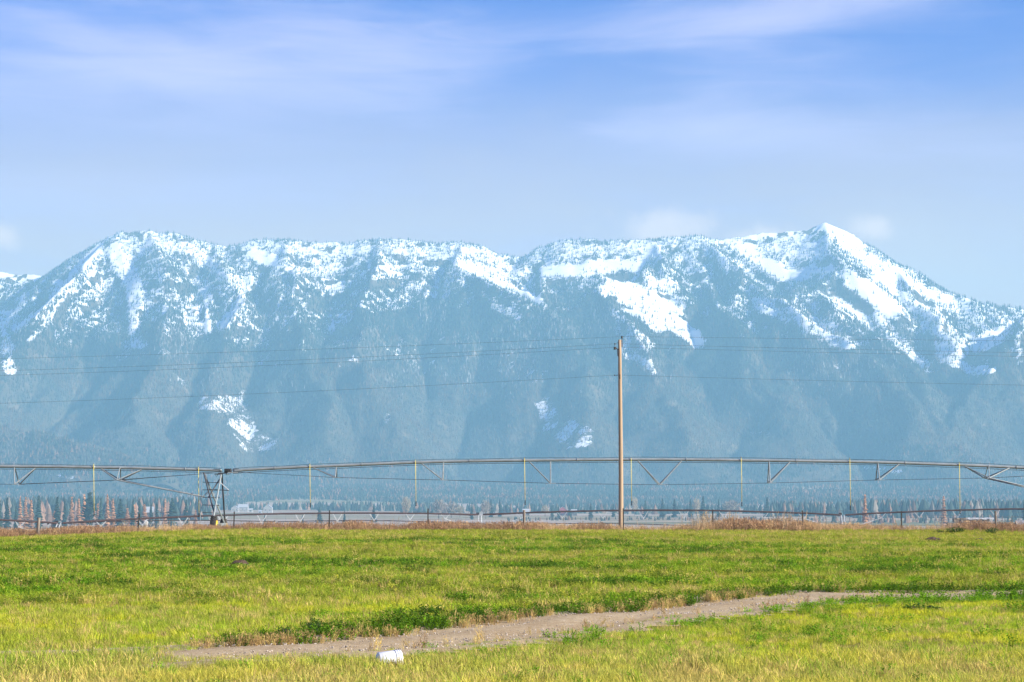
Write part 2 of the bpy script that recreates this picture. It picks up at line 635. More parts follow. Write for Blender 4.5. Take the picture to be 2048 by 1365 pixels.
CREST = ridge([(-700, 600, 7000), (-350, 560, 7000), (-120, 552, 7050), (0, 545, 7100), (95, 551, 7100), (160, 506, 7000), (205, 480, 7000), (240, 464, 7000), (300, 463, 7000), (360, 470, 7000), (420, 488, 7000),
               (455, 494, 7000), (500, 482, 7000), (570, 477, 7000), (640, 486, 7000), (695, 486, 7000), (760, 477, 7000), (820, 480, 7000), (860, 488, 7000), (920, 484, 7000),
               (965, 492, 7000), (1000, 510, 7000), (1050, 517, 7000), (1078, 494, 7000), (1130, 479, 7000), (1210, 481, 7000), (1300, 479, 7000), (1390, 472, 7000), (1440, 480, 7050),
               (1530, 466, 7100), (1612, 461, 7100), (1650, 444, 7100), (1690, 461, 7100), (1740, 491, 7050), (1790, 526, 7000), (1828, 540, 7000), (1880, 576, 6950),
               (1950, 599, 6900), (2015, 611, 6900), (2120, 625, 6900), (2300, 610, 6900), (2700, 590, 6900)])
SPURS = [
    [(215, 478, 7000), (150, 545, 6750), (70, 640, 6380), (-40, 760, 5950), (-120, 880, 5500)],
    [(300, 464, 7000), (345, 560, 6600), (330, 690, 6100), (270, 840, 5550)],
    [(430, 490, 7000), (470, 600, 6500), (440, 730, 6000), (420, 880, 5450)],
    [(570, 478, 7000), (590, 590, 6550), (640, 710, 6000), (660, 880, 5450)],
    [(760, 478, 7000), (740, 570, 6600), (720, 700, 6050), (800, 860, 5500)],
    [(925, 485, 7000), (905, 532, 6800), (1000, 572, 6560), (1090, 612, 6370), (1150, 700, 6000), (1200, 850, 5550)],
    [(1310, 480, 7000), (1330, 520, 6800), (1235, 556, 6580), (1190, 566, 6500), (1250, 650, 6150), (1330, 760, 5800), (1400, 880, 5450)],
    [(1400, 560, 6700), (1470, 640, 6330), (1540, 740, 5960), (1580, 850, 5550)],
    [(1400, 473, 7000), (1490, 540, 6720), (1600, 612, 6400), (1740, 705, 6000), (1860, 830, 5550)],
    [(1650, 446, 7100), (1668, 520, 6800), (1620, 575, 6600), (1690, 640, 6300), (1830, 740, 5950), (1900, 860, 5500)],
    [(1790, 528, 7000), (1850, 620, 6600), (1900, 690, 6250)],
    [(2250, 540, 6700), (2100, 590, 6500), (2035, 640, 6250), (1965, 740, 5920), (1900, 900, 5400)],
    [(-140, 800, 5500), (60, 850, 5250), (220, 895, 5050), (330, 940, 4900)],
]
SPURS = [ridge(s) for s in SPURS]


def tent(x, y, pts, s_front, s_back, out):
    for i in range(len(pts) - 1):
        a, b = pts[i], pts[i + 1]
        dx, dy = b.x - a.x, b.y - a.y
        L = dx * dx + dy * dy
        t = np.clip(((x - a.x) * dx + (y - a.y) * dy) / L, 0, 1)
        ex, ey = x - a.x - t * dx, y - a.y - t * dy
        d = np.hypot(ex, ey)
        sl = np.where(ey < 0, s_front, s_back)
        h = a.z + (b.z - a.z) * t - sl * d
        np.maximum(out, h, out=out)
    return out


def lerp(a, b, t):
    return a + (b - a) * np.asarray(t)[:, None]


# clear snow runs and scree: the ends and half width of each, as bearings and heights on the mountain front; last number how clear
RUNS = [
    (925, 533, 1000, 563, 14, 1), (1000, 563, 1080, 602, 9, 1), (940, 522, 1040, 560, 5, .7),
    (1215, 572, 1280, 588, 20, 1), (1262, 588, 1330, 632, 34, 1), (1330, 632, 1395, 682, 18, 1), (1300, 562, 1345, 575, 14, .8), (1250, 700, 1310, 735, 14, .6), (1230, 640, 1290, 690, 20, .55),
    (1090, 542, 1180, 540, 14, .9), (1180, 534, 1290, 530, 14, 1), (1120, 500, 1300, 500, 14, .45), (1290, 535, 1310, 500, 14, 1),
    (1490, 505, 1560, 545, 18, 1), (1560, 548, 1610, 552, 14, .9), (1460, 490, 1510, 500, 12, .9), (1560, 490, 1640, 500, 20, .5), (1600, 545, 1660, 535, 10, .9),
    (1650, 448, 1720, 500, 14, 1), (1690, 490, 1780, 560, 20, .9), (1700, 560, 1790, 620, 18, .9), (1790, 540, 1860, 590, 10, .9), (1740, 570, 1800, 590, 14, .8),
    (1520, 610, 1600, 640, 14, .7), (1600, 640, 1700, 690, 16, .6), (1650, 590, 1700, 620, 10, .8), (1800, 600, 1880, 640, 14, .7), (1870, 590, 1960, 640, 14, .6), (1850, 650, 1930, 690, 14, .6), (1790, 680, 1850, 730, 12, .6), (1760, 640, 1800, 690, 10, .6),
    (1880, 700, 1960, 690, 18, .7), (1960, 690, 2030, 655, 16, 1), (1940, 745, 1985, 738, 9, 1), (1890, 720, 1930, 730, 14, .7),
    (1350, 540, 1420, 570, 8, .6), (1440, 610, 1490, 640, 8, .6),
    (228, 500, 258, 560, 17, .8), (255, 540, 270, 600, 18, .8), (260, 600, 275, 690, 12, .7), (300, 480, 380, 500, 12, .5),
    (200, 495, 120, 580, 9, .95), (120, 580, 30, 662, 8, .95), (190, 540, 90, 640, 7, .8), (150, 600, 60, 680, 6, .6), (50, 590, 10, 650, 8, .8), (10, 690, 20, 740, 12, .6), (0, 650, 25, 700, 8, .7),
    (395, 560, 420, 600, 10, .7), (410, 600, 418, 662, 5, .95), (500, 560, 470, 620, 9, .8), (470, 620, 440, 655, 9, .9), (370, 640, 410, 650, 9, .7), (440, 550, 480, 570, 12, .7), (510, 510, 545, 525, 14, .9), (400, 510, 430, 530, 12, .6), (560, 500, 640, 505, 8, .6), (580, 540, 660, 545, 9, .6), (510, 620, 540, 630, 8, .5), (660, 580, 690, 570, 9, .9),
    (745, 552, 800, 550, 8, 1), (740, 535, 820, 535, 5, .8), (790, 500, 860, 505, 10, .6), (860, 510, 920, 515, 8, .6), (930, 500, 1000, 525, 10, .7), (690, 500, 740, 500, 7, .6), (1010, 530, 1040, 548, 6, .7),
    (985, 612, 1040, 636, 9, .55), (960, 590, 990, 600, 7, .5), (660, 690, 720, 680, 8, .45), (240, 715, 330, 705, 8, .4), (250, 690, 290, 690, 10, .5),
    (410, 803, 480, 815, 19, .57), (480, 845, 500, 880, 25, .6), (500, 880, 545, 890, 18, .57), (470, 815, 480, 845, 14, .55), (485, 780, 480, 800, 5, .5), (775, 835, 776, 842, 10, .5), (1090, 810, 1110, 850, 22, .58), (1110, 850, 1165, 870, 26, .57), (1120, 870, 1150, 880, 21, .55), (1500, 865, 1540, 868, 6, .4), (800, 715, 830, 728, 10, .35),
    (95, 950, 125, 950, 6, .5), (130, 955, 160, 957, 5, .4), (1720, 935, 1800, 942, 6, .5),
]


# close forest on the shaded sides of the spurs
DARK = [
    (1335, 522, 1420, 585, 9, 1), (1420, 585, 1500, 640, 13, 1), (1500, 640, 1560, 690, 14, 1), (1450, 500, 1540, 560, 10, 1), (1540, 560, 1640, 620, 9, 1), (1640, 625, 1740, 680, 8, 1), (1740, 680, 1830, 740, 9, 1),
    (840, 550, 910, 545, 12, 1), (910, 555, 1000, 590, 14, 1), (1000, 595, 1090, 625, 12, 1), (1085, 570, 1200, 562, 10, 1), (1110, 600, 1200, 620, 20, .9), (1305, 520, 1290, 548, 7, 1), (1330, 495, 1360, 530, 8, .9),
    (1665, 495, 1735, 545, 9, .95), (1600, 570, 1680, 565, 9, .9), (700, 570, 840, 560, 12, .9), (560, 580, 640, 600, 16, .8), (420, 492, 470, 500, 6, .8), (330, 540, 350, 640, 16, .8), (110, 545, 0, 600, 10, .8), (90, 600, 40, 640, 7, .9), (170, 560, 120, 640, 8, .9), (800, 590, 960, 640, 20, .8), (1390, 510, 1440, 540, 10, .8), (1880, 580, 2000, 610, 5, .9), (2040, 660, 1990, 720, 12, .8),
]


def clearing(px, py, wob, runs=RUNS):
    c = np.zeros(px.shape)
    for (x1, y1, x2, y2, wd, k) in runs:
        dx, dy = x2 - x1, y2 - y1
        L = dx * dx + dy * dy + 1e-6
        t = np.clip(((px - x1) * dx + (py - y1) * dy) / L, 0, 1)
        d = np.hypot(px - x1 - t * dx, py - y1 - t * dy)
        v = k * (1 - sstep(0.7, 1.15, d / (wd * 1.05) + wob * 0.7))
        np.maximum(c, v, out=c)
    return c


def mountain_z(x, y):
    shp = x.shape
    x, y = x.ravel(), y.ravel()
    # warp the plan a little so that no slope is a plane
    wx = x + (fbm(x / 260, y / 260, 71, 3) - 0.5) * 120 * sstep(6950, 6600, y)
    wy = y + (fbm(x / 260, y / 260, 83, 3) - 0.5) * 120 * sstep(6950, 6600, y)
    h = np.full(x.shape, -60.0)
    tent(x, y, CREST, 0.74, 0.7, h)
    for k, s in enumerate(SPURS):
        tent(wx, wy, s, 0.70, 0.80, h)
    alt = sstep(0, 300, h)
    # the open runs are smooth scree and snow fields
    qx, qy = to_px(x, y, h)
    alt = alt * (1 - 0.75 * clearing(qx, qy, np.zeros(x.shape)))
    # gullies running down the fall line, rock ribs and small relief
    g = np.abs(fbm(wx / 95, y / 520, 101, 3) - 0.5) * 2
    h = h - alt * 26 * (1 - sstep(0, 0.45, g)) * sstep(7000, 6800, y)
    h = h + alt * (fbm(x / 60, y / 60, 131, 4) - 0.5) * 24 * sstep(7010, 6850, y)
    h = h + (fbm(x / 22, y / 22, 151, 3) - 0.5) * 11 * alt
    return h.reshape(shp)


MX = np.linspace(-2150, 2150, 540)
MY = np.concatenate([np.arange(4850, 7130, 6.4), np.arange(7140, 7900, 40)])
_gx, _gy = np.meshgrid(MX, MY)
MZ = mountain_z(_gx, _gy)


def mz(x, y):
    """bilinear look-up in the mountain grid"""
    i = np.clip(np.searchsorted(MX, x) - 1, 0, len(MX) - 2)
    j = np.clip(np.searchsorted(MY, y) - 1, 0, len(MY) - 2)
    fx = (x - MX[i]) / (MX[i + 1] - MX[i])
    fy = (y - MY[j]) / (MY[j + 1] - MY[j])
    return (MZ[j, i] * (1 - fx) + MZ[j, i + 1] * fx) * (1 - fy) + (MZ[j + 1, i] * (1 - fx) + MZ[j + 1, i + 1] * fx) * fy


def build_mountain():
    V = np.stack([_gx, _gy, MZ], -1).reshape(-1, 3)
    ny, nx = _gx.shape
    i = np.arange((ny - 1) * (nx - 1))
    a = (i // (nx - 1)) * nx + i % (nx - 1)
    Fc = np.stack([a, a + 1, a + nx + 1, a + nx], 1)
    x, y, z = V.T
    px, py = to_px(x, y, z)
    wob = (fbm(x / 30, y / 30 + z / 30, 203, 3) - 0.5) * 1.6
    cl = clearing(px, py, wob)
    # snow lies above a ragged snow line and on every open run; rock stays bare where it is steepest
    mid_ = sstep(640, 800, px) * (1 - sstep(1420, 1560, px))
    line = 390 + 130 * mid_ + (fbm(x / 130, y / 130, 211, 4) - 0.5) * 240
    sn = sstep(line - 40, line + 120, z)
    rag = fbm(x / 26, y / 26, 223, 4)
    rag2 = fbm(x / 11, y / 16, 229, 3)
    sn = sn * (0.15 + 0.85 * sstep(0.38, 0.56, rag * 0.55 + rag2 * 0.45))
    thin = sstep(0.50, 0.70, fbm(x / 150, y / 300, 351, 5)) * sstep(230, 330, z) * (1 - sstep(520, 640, z))
    sn = np.maximum(sn, thin * 0.62 * sstep(0.42, 0.58, rag2))
    low = sstep(360, 200, z)
    sn = np.maximum(sn, cl * (1 - low * 0.45 * (1 - sstep(0.45, 0.55, rag))))
    dzdx = np.gradient(MZ, axis=1) / (MX[1] - MX[0])
    dzdy = np.gradient(MZ, axis=0) / np.gradient(MY)[:, None]
    steep = np.hypot(dzdx, dzdy).ravel()
    sn = sn * (1 - 0.75 * sstep(0.95, 1.5, steep))
    m, t, out = new_mat('mountain_snow_and_forest_floor')
    at_ = nd(t, 'ShaderNodeAttribute', attribute_type='GEOMETRY', attribute_name='snow')
    geo = nd(t, 'ShaderNodeNewGeometry')
    n = noise(t, 0.11, 8, 0.75, geo.outputs['Position'])
    f = math_node(t, 'ADD', at_.outputs['Fac'], math_node(t, 'MULTIPLY_ADD', n.outputs[0], 1.3, -0.65))
    mr = nd(t, 'ShaderNodeMapRange')
    t.links.new(f, mr.inputs[0])
    mr.inputs[1].default_value = 0.35
    mr.inputs[2].default_value = 0.55
    n2 = noise(t, 0.02, 6, 0.6, geo.outputs['Position'])
    dirt = ramp(t, n2.outputs[0], [(0.3, (0.05, 0.055, 0.045)), (0.55, (0.10, 0.085, 0.06)), (0.75, (0.20, 0.15, 0.10))])
    mx = nd(t, 'ShaderNodeMix', data_type='RGBA')
    t.links.new(mr.outputs[0], mx.inputs[0])
    t.links.new(dirt, mx.inputs[6])
    mx.inputs[7].default_value = (0.88, 0.88, 0.89, 1)
    b = nd(t, 'ShaderNodeBsdfDiffuse')
    t.links.new(mx.outputs[2], b.inputs[0])
    t.links.new(b.outputs[0], out.inputs[0])
    me = big_mesh('mountains', V, Fc, m, True)
    vflt(me, 'snow', sn)
    o = link('mountains', me)
    tag(o, kind='structure')


build_mountain()


def cones(x, y, z, h, r, col, sides=4, tiers=1):
    """a mass of simple conifers as one mesh: tapered tiers"""
    n = len(x)
    Vs, Fs, Cs = [], [], []
    off = 0
    ph = RNG.uniform(0, 6.28, n)
    for ti in range(tiers):
        z0 = z + h * (0.05 + 0.42 * ti) if tiers > 1 else z
        z1 = z + h * (0.68 if (tiers > 1 and ti == 0) else 1.0)
        rr = r * (1.0 if ti == 0 else 0.62)
        V = np.zeros((n, sides + 1, 3))
        for k in range(sides):
            a = ph + 2 * math.pi * k / sides
            jr = rr * RNG.uniform(0.65, 1.25, n)
            V[:, k, 0] = x + np.cos(a) * jr
            V[:, k, 1] = y + np.sin(a) * jr
            V[:, k, 2] = z0 - h * 0.04 + RNG.uniform(-0.06, 0.06, n) * h
        V[:, sides, 0] = x + RNG.normal(0, 0.03, n) * h * 0.4
        V[:, sides, 1] = y
        V[:, sides, 2] = z1
        b = np.arange(n)[:, None] * (sides + 1) + off
        for k in range(sides):
            Fs.append(np.concatenate([b + k, b + (k + 1) % sides, b + sides], 1))
        Vs.append(V.reshape(-1, 3))
        Cs.append(np.repeat(col, sides + 1, axis=0))
        off += n * (sides + 1)
    return np.concatenate(Vs), np.concatenate(Fs), np.concatenate(Cs)


def build_mountain_forest():
    N = 420000
    y = RNG.uniform(4950, 7060, N)
    x = RNG.uniform(-2100, 2100, N) * (0.70 + 0.30 * (y - 4950) / 2110)
    z = mz(x, y)
    px, py = to_px(x, y, z)
    wob = (fbm(x / 30, y / 30 + z / 30, 203, 3) - 0.5) * 1.6
    cl = clearing(px, py, wob)
    clump = fbm(x / 75, y / 110, 301, 4)
    fine = fbm(x / 22, y / 30, 311, 2)
    dens = np.full(N, 0.95)
    mid_ = sstep(640, 800, px) * (1 - sstep(1420, 1560, px))
    z0 = 400 + 130 * mid_ + (fbm(x / 240, y / 240, 307, 3) - 0.5) * 160
    hi = sstep(z0, z0 + 170, z)
    # higher up the wood opens into strips and islands
    thr = 0.41 + 0.05 * sstep(520, 760, z) - 0.06 * sstep(900, 1000, px) * (1 - sstep(1400, 1450, px)) * (py > 555)
    op = sstep(thr - 0.05, thr + 0.05, clump * 0.7 + fine * 0.3)
    dens = dens * (1 - hi * (1 - op) * (0.95 - 0.5 * sstep(540, 700, z)))
    dens = dens * (1 - 0.2 * sstep(640, 800, z))
    dens = dens * (1 - 0.95 * np.clip(cl * 1.1, 0, 1))
    # burnt and wind-thrown openings half way up
    thin = sstep(0.50, 0.70, fbm(x / 150, y / 300, 351, 5)) * sstep(230, 330, z) * (1 - sstep(520, 640, z))
    dens = dens * (1 - 0.6 * thin)
    dens = np.maximum(dens, clearing(px, py, wob, DARK) * 0.97)
    keep = (RNG.random(N) < dens * 0.78) & (z > 4) & (px > -260) & (px < 2320)
    x, y, z, fine = x[keep], y[keep], z[keep], fine[keep]
    n = len(x)
    h = RNG.uniform(7, 15, n) * (0.62 + 0.38 * sstep(60, 450, z)) * (1 - 0.2 * sstep(500, 800, z))
    r = h * RNG.uniform(0.12, 0.19, n)
    dark = np.array([0.022, 0.040, 0.030])
    mid = np.array([0.050, 0.066, 0.040])
    col = dark + (mid - dark) * RNG.random(n)[:, None]
    # leafless larch and aspen grey, plus haze painted in: paler towards the foot
    haze_grey = sstep(430, 90, z) * (0.35 + 0.65 * fbm(x / 160, y / 160, 341, 3))
    col = lerp(col, np.array([0.25, 0.24, 0.225]), haze_grey * RNG.uniform(0.35, 1.0, n))
    foot = sstep(230, 60, z) * sstep(-900, -1150, x)
    col = lerp(col, np.array([0.34, 0.24, 0.16]), foot * 0.7 * RNG.random(n))
    # bare and rust-coloured larch lower down, frosted crowns near the crest
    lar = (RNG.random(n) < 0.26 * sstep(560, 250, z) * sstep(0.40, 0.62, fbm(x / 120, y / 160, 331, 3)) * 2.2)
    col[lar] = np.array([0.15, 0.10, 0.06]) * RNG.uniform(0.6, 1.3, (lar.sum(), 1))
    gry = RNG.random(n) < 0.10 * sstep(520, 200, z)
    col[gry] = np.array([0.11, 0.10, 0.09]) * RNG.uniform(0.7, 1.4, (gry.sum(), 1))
    snag = RNG.random(n) < 0.22 * sstep(0.44, 0.62, fbm(x / 80, y / 260, 361, 3)) * sstep(200, 380, z)
    col[snag] = np.array([0.34, 0.33, 0.32]) * RNG.uniform(0.6, 1.2, (snag.sum(), 1))
    frost = RNG.random(n) < 0.35 * sstep(620, 800, z)
    col[frost] = np.array([0.42, 0.45, 0.48]) * RNG.uniform(0.6, 1.25, (frost.sum(), 1))
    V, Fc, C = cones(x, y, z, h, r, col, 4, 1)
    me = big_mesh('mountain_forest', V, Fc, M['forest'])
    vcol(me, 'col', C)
    o = link('mountain_forest', me)
    tag(o, 'dark conifer forest covering the slopes of the snowy mountains', 'forest', kind='stuff')
    print('mountain trees', n)


build_mountain_forest()


def build_valley_forest():
    N = 110000
    y = RNG.uniform(3650, 5450, N)
    x = RNG.uniform(-1, 1, N) * (0.30 * y)
    px = 1024 + F * x / y
    b = fbm(x / 330, y / 240, 401, 3)
    left = sstep(1000, 500, px)
    start = 4350 - 500 * sstep(850, 1300, px) + 150 * sstep(520, 380, px) * -3 + (fbm(x / 200, x * 0 + 3, 409, 3) - 0.5) * 500
    d = sstep(start, start + 120, y) * (0.25 + 0.75 * sstep(0.36, 0.52, b))
    keep = RNG.random(N) < d * 0.62
    x, y = x[keep], y[keep]
    z = np.maximum(gz(x, y), np.where(y > 4860, mz(x, np.maximum(y, 4851)), -99))
    n = len(x)
    h = RNG.uniform(4, 11.5, n) * (0.7 + 0.6 * fbm(x / 90, y / 90, 441, 2))
    r = h * RNG.uniform(0.22, 0.46, n)
    dark, mid = np.array([0.035, 0.052, 0.042]), np.array([0.055, 0.07, 0.05])
    col = dark + (mid - dark) * RNG.random(n)[:, None]
    band = sstep(0.44, 0.60, fbm(x / 260, y / 60, 431, 3))
    lar = RNG.random(n) < 0.02 + 0.5 * sstep(0.50, 0.64, fbm(x / 200, y / 50, 431, 3))
    col[lar] = np.array([0.24, 0.14, 0.09]) * RNG.uniform(0.6, 1.25, (lar.sum(), 1))
    gr = RNG.random(n) < 0.06
    col[gr] = np.array([0.16, 0.14, 0.12]) * RNG.uniform(0.7, 1.2, (gr.sum(), 1))
    V, Fc, C = cones(x, y, z - 0.3, h, r, col, 5, 2)
    me = big_mesh('valley_forest', V, Fc, M['forest'])
    vcol(me, 'col', C)
    tag(link('valley_forest', me), 'hazy belt of mixed conifers and orange larches at the mountain foot', 'forest', kind='stuff')
    print('valley trees', n)


build_valley_forest()


# ------------------------------------------------------------------ the air
def build_haze():
    x0, x1, y0, y1 = -5800, 5800, -480, 9400
    zmax = max(float(MZ.max()), 860) + 32
    zmin = float(min(MZ.min(), -60)) - 2
    b = MB().box(((x0 + x1) / 2, (y0 + y1) / 2, (zmin + zmax) / 2), (x1 - x0, y1 - y0, zmax - zmin))
    m, t, out = new_mat('valley_haze')
    v = nd(t, 'ShaderNodeVolumePrincipled')
    v.inputs['Color'].default_value = (0.355, 0.75, 1.0, 1)
    v.inputs['Density'].default_value = HAZE_DENSITY
    v.inputs['Anisotropy'].default_value = 0.0
    t.links.new(v.outputs[0], out.inputs['Volume'])
    o = b.build('haze', m)
    tag(o, 'pale blue haze filling the valley air', 'haze', kind='stuff')


build_haze()
# ------------------------------------------------------------------ plants that nobody could count: grass, crop, dry weeds
def blades_mesh(name, mat, n, spread, lean, wid, hmin, hmax, seed):
    rnd = random.Random(seed)
    V, Fc, bl = [], [], []
    for k in range(n):
        a, rr = rnd.uniform(0, 6.283), spread * math.sqrt(rnd.random())
        p = Vector((rr * math.cos(a), rr * math.sin(a), -0.06))
        h = rnd.uniform(hmin, hmax)
        b = rnd.uniform(0, 6.283)
        ln = Vector((math.cos(b), math.sin(b), 0)) * rnd.uniform(0.2, 1.0) * lean * h
        s = Vector((-math.sin(b + rnd.uniform(-1, 1)), math.cos(b), 0)) * wid * rnd.uniform(0.7, 1.3) * 0.5
        mid, tip = p + ln * 0.35 + Vector((0, 0, h * 0.62)), p + ln + Vector((0, 0, h * rnd.uniform(0.85, 1.0)))
        i = len(V)
        V += [p - s, p + s, mid + s * 0.75, mid - s * 0.75, tip]
        Fc += [(i, i + 1, i + 2), (i, i + 2, i + 3), (i + 3, i + 2, i + 4)]
        bl += [rnd.random()] * 5
    m = bpy.data.meshes.new(name)
    m.from_pydata([tuple(v) for v in V], [], Fc)
    m.materials.append(mat)
    vflt(m, 'blade', bl)
    return m


def leafy_mesh(name, mat, stems, leaves, spread, size, seed, mound=True):
    """a clump of leafy stems (alfalfa, weeds): small leaflets up each stem"""
    rnd = random.Random(seed)
    V, Fc, bl = [], [], []
    for k in range(stems):
        a, rr = rnd.uniform(0, 6.283), spread * math.sqrt(rnd.random())
        h = rnd.uniform(0.65, 1.0) * (1 - 0.35 * (rr / spread) if mound else 1)
        p0 = Vector((rr * 0.6 * math.cos(a), rr * 0.6 * math.sin(a), -0.05))
        p1 = Vector((rr * 1.15 * math.cos(a), rr * 1.15 * math.sin(a), h))
        tone = rnd.random()
        s = Vector((-math.sin(a), math.cos(a), 0)) * 0.012
        i = len(V)
        V += [p0 - s, p0 + s, p1]
        Fc += [(i, i + 1, i + 2)]
        bl += [tone] * 3
        for q in range(leaves):
            t = 0.18 + 0.82 * (q + rnd.random()) / leaves
            c = p0.lerp(p1, t)
            b = rnd.uniform(0, 6.283)
            d = Vector((math.cos(b), math.sin(b), rnd.uniform(-0.1, 0.9))).normalized()
            sd = d.cross(Vector((rnd.uniform(-.5, .5), rnd.uniform(-.5, .5), 1))).normalized() * size * 0.32
            L = size * rnd.uniform(0.7, 1.3)
            i = len(V)
            V += [c, c + d * L * 0.55 + sd, c + d * L, c + d * L * 0.55 - sd]
            Fc += [(i, i + 1, i + 2), (i, i + 2, i + 3)]
            bl += [min(1, max(0, tone * 0.5 + rnd.random() * 0.5))] * 4
    m = bpy.data.meshes.new(name)
    m.from_pydata([tuple(v) for v in V], [], Fc)
    m.materials.append(mat)
    vflt(m, 'blade', bl)
    return m


def stalk_mesh(name, mat, n, spread, seed, heads=True):
    """dry weed stalks with side twigs and seed heads"""
    rnd = random.Random(seed)
    V, Fc, bl = [], [], []

    def strip(p, q, w0, w1, tone):
        d = (q - p)
        s = d.cross(Vector((rnd.uniform(-1, 1), rnd.uniform(-1, 1), 0.2)))
        s = s.normalized() if s.length > 1e-5 else Vector((1, 0, 0))
        i = len(V)
        V.extend([p - s * w0, p + s * w0, q + s * w1, q - s * w1])
        Fc.extend([(i, i + 1, i + 2), (i, i + 2, i + 3)])
        bl.extend([tone] * 4)
    for k in range(n):
        a, rr = rnd.uniform(0, 6.283), spread * math.sqrt(rnd.random())
        p = Vector((rr * math.cos(a), rr * math.sin(a), -0.05))
        h = rnd.uniform(0.45, 1.0)
        tip = p + Vector((rnd.uniform(-.16, .16), rnd.uniform(-.16, .16), h))
        tone = rnd.random()
        strip(p, tip, 0.009, 0.006, tone)
        for q in range(rnd.randint(2, 4)):
            c = p.lerp(tip, rnd.uniform(0.35, 0.95))
            e = c + Vector((rnd.uniform(-.12, .12), rnd.uniform(-.12, .12), rnd.uniform(0.04, 0.16)))
            strip(c, e, 0.008, 0.012 if heads else 0.004, tone * 0.6 + rnd.random() * 0.4)
        if heads:
            strip(tip - Vector((0, 0, 0.08)), tip + Vector((0, 0, 0.05)), 0.016, 0.006, rnd.random())
    m = bpy.data.meshes.new(name)
    m.from_pydata([tuple(v) for v in V], [], Fc)
    m.materials.append(mat)
    vflt(m, 'blade', bl)
    return m


def scatter(name, x, y, sc, col, variants, label, cat, tilt=0.15, dz=0.0, flat=None):
    """one stuff object: the clumps as instances on points"""
    n = len(x)
    cc = bpy.data.collections.new(name + '_kinds')
    for k, me in enumerate(variants):
        cc.objects.link(bpy.data.objects.new('%s_kind_%02d' % (name, k), me))
    z = gz(x, y) + dz
    pm = bpy.data.meshes.new(name)
    pm.vertices.add(n)
    pm.vertices.foreach_set('co', np.stack([x, y, z], 1).astype(np.float32).ravel())
    sc = np.asarray(sc, np.float32)
    sc3 = np.stack([sc, sc, sc], 1) if sc.ndim == 1 else sc
    a = pm.attributes.new('sc', 'FLOAT_VECTOR', 'POINT')
    a.data.foreach_set('vector', sc3.astype(np.float32).ravel())
    rot = np.stack([RNG.normal(0, tilt, n), RNG.normal(0, tilt, n), RNG.uniform(0, 6.283, n)], 1).astype(np.float32)
    a = pm.attributes.new('rot', 'FLOAT_VECTOR', 'POINT')
    a.data.foreach_set('vector', rot.ravel())
    a = pm.attributes.new('vi', 'INT', 'POINT')
    a.data.foreach_set('value', RNG.integers(0, len(variants), n).astype(np.int32))
    vcol(pm, 'col', np.clip(col, 0, 1))
    o = link(name, pm)
    g = bpy.data.node_groups.new(name + '_scatter', 'GeometryNodeTree')
    g.interface.new_socket('Geometry', in_out='INPUT', socket_type='NodeSocketGeometry')
    g.interface.new_socket('Geometry', in_out='OUTPUT', socket_type='NodeSocketGeometry')
    gi, go = g.nodes.new('NodeGroupInput'), g.nodes.new('NodeGroupOutput')
    ip = g.nodes.new('GeometryNodeInstanceOnPoints')
    ci = g.nodes.new('GeometryNodeCollectionInfo')
    ci.inputs['Collection'].default_value = cc
    ci.inputs['Separate Children'].default_value = True
    ci.inputs['Reset Children'].default_value = True

    def na(nm, ty):
        q = g.nodes.new('GeometryNodeInputNamedAttribute')
        q.data_type = ty
        q.inputs['Name'].default_value = nm
        return q.outputs['Attribute']
    g.links.new(gi.outputs[0], ip.inputs['Points'])
    g.links.new(ci.outputs[0], ip.inputs['Instance'])
    ip.inputs['Pick Instance'].default_value = True
    g.links.new(na('vi', 'INT'), ip.inputs['Instance Index'])
    g.links.new(na('rot', 'FLOAT_VECTOR'), ip.inputs['Rotation'])
    g.links.new(na('sc', 'FLOAT_VECTOR'), ip.inputs['Scale'])
    g.links.new(ip.outputs[0], go.inputs[0])
    md = o.modifiers.new('scatter', 'NODES')
    md.node_group = g
    tag(o, label, cat, kind='stuff')
    return o


C_STRAW = np.array([0.66, 0.52, 0.17])
C_YEL = np.array([0.54, 0.56, 0.04])
C_YG = np.array([0.36, 0.48, 0.035])
C_GRN = np.array([0.17, 0.34, 0.015])
C_DRK = np.array([0.07, 0.14, 0.015])
C_OLV = np.array([0.43, 0.43, 0.06])
C_BRN = np.array([0.34, 0.21, 0.11])


def lerp(a, b, t):
    return a + (b - a) * np.asarray(t)[:, None]


def frame_pts(y0, y1, dens, side=6.5):
    """random ground points over the wedge the camera looks into and several metres to either side of it, even per square metre"""
    half = 0.2343
    y0 = y0 - 3 if y0 < 25 else y0
    n = int(((y1 * y1 - y0 * y0) * half + 2 * side * (y1 - y0)) * dens)
    y = RNG.uniform(y0, y1, n * 3)
    w = half * y + side
    y = y[RNG.random(n * 3) < w / (half * y1 + side)][:n]
    x = RNG.uniform(-1, 1, len(y)) * (half * y + side)
    return x, y


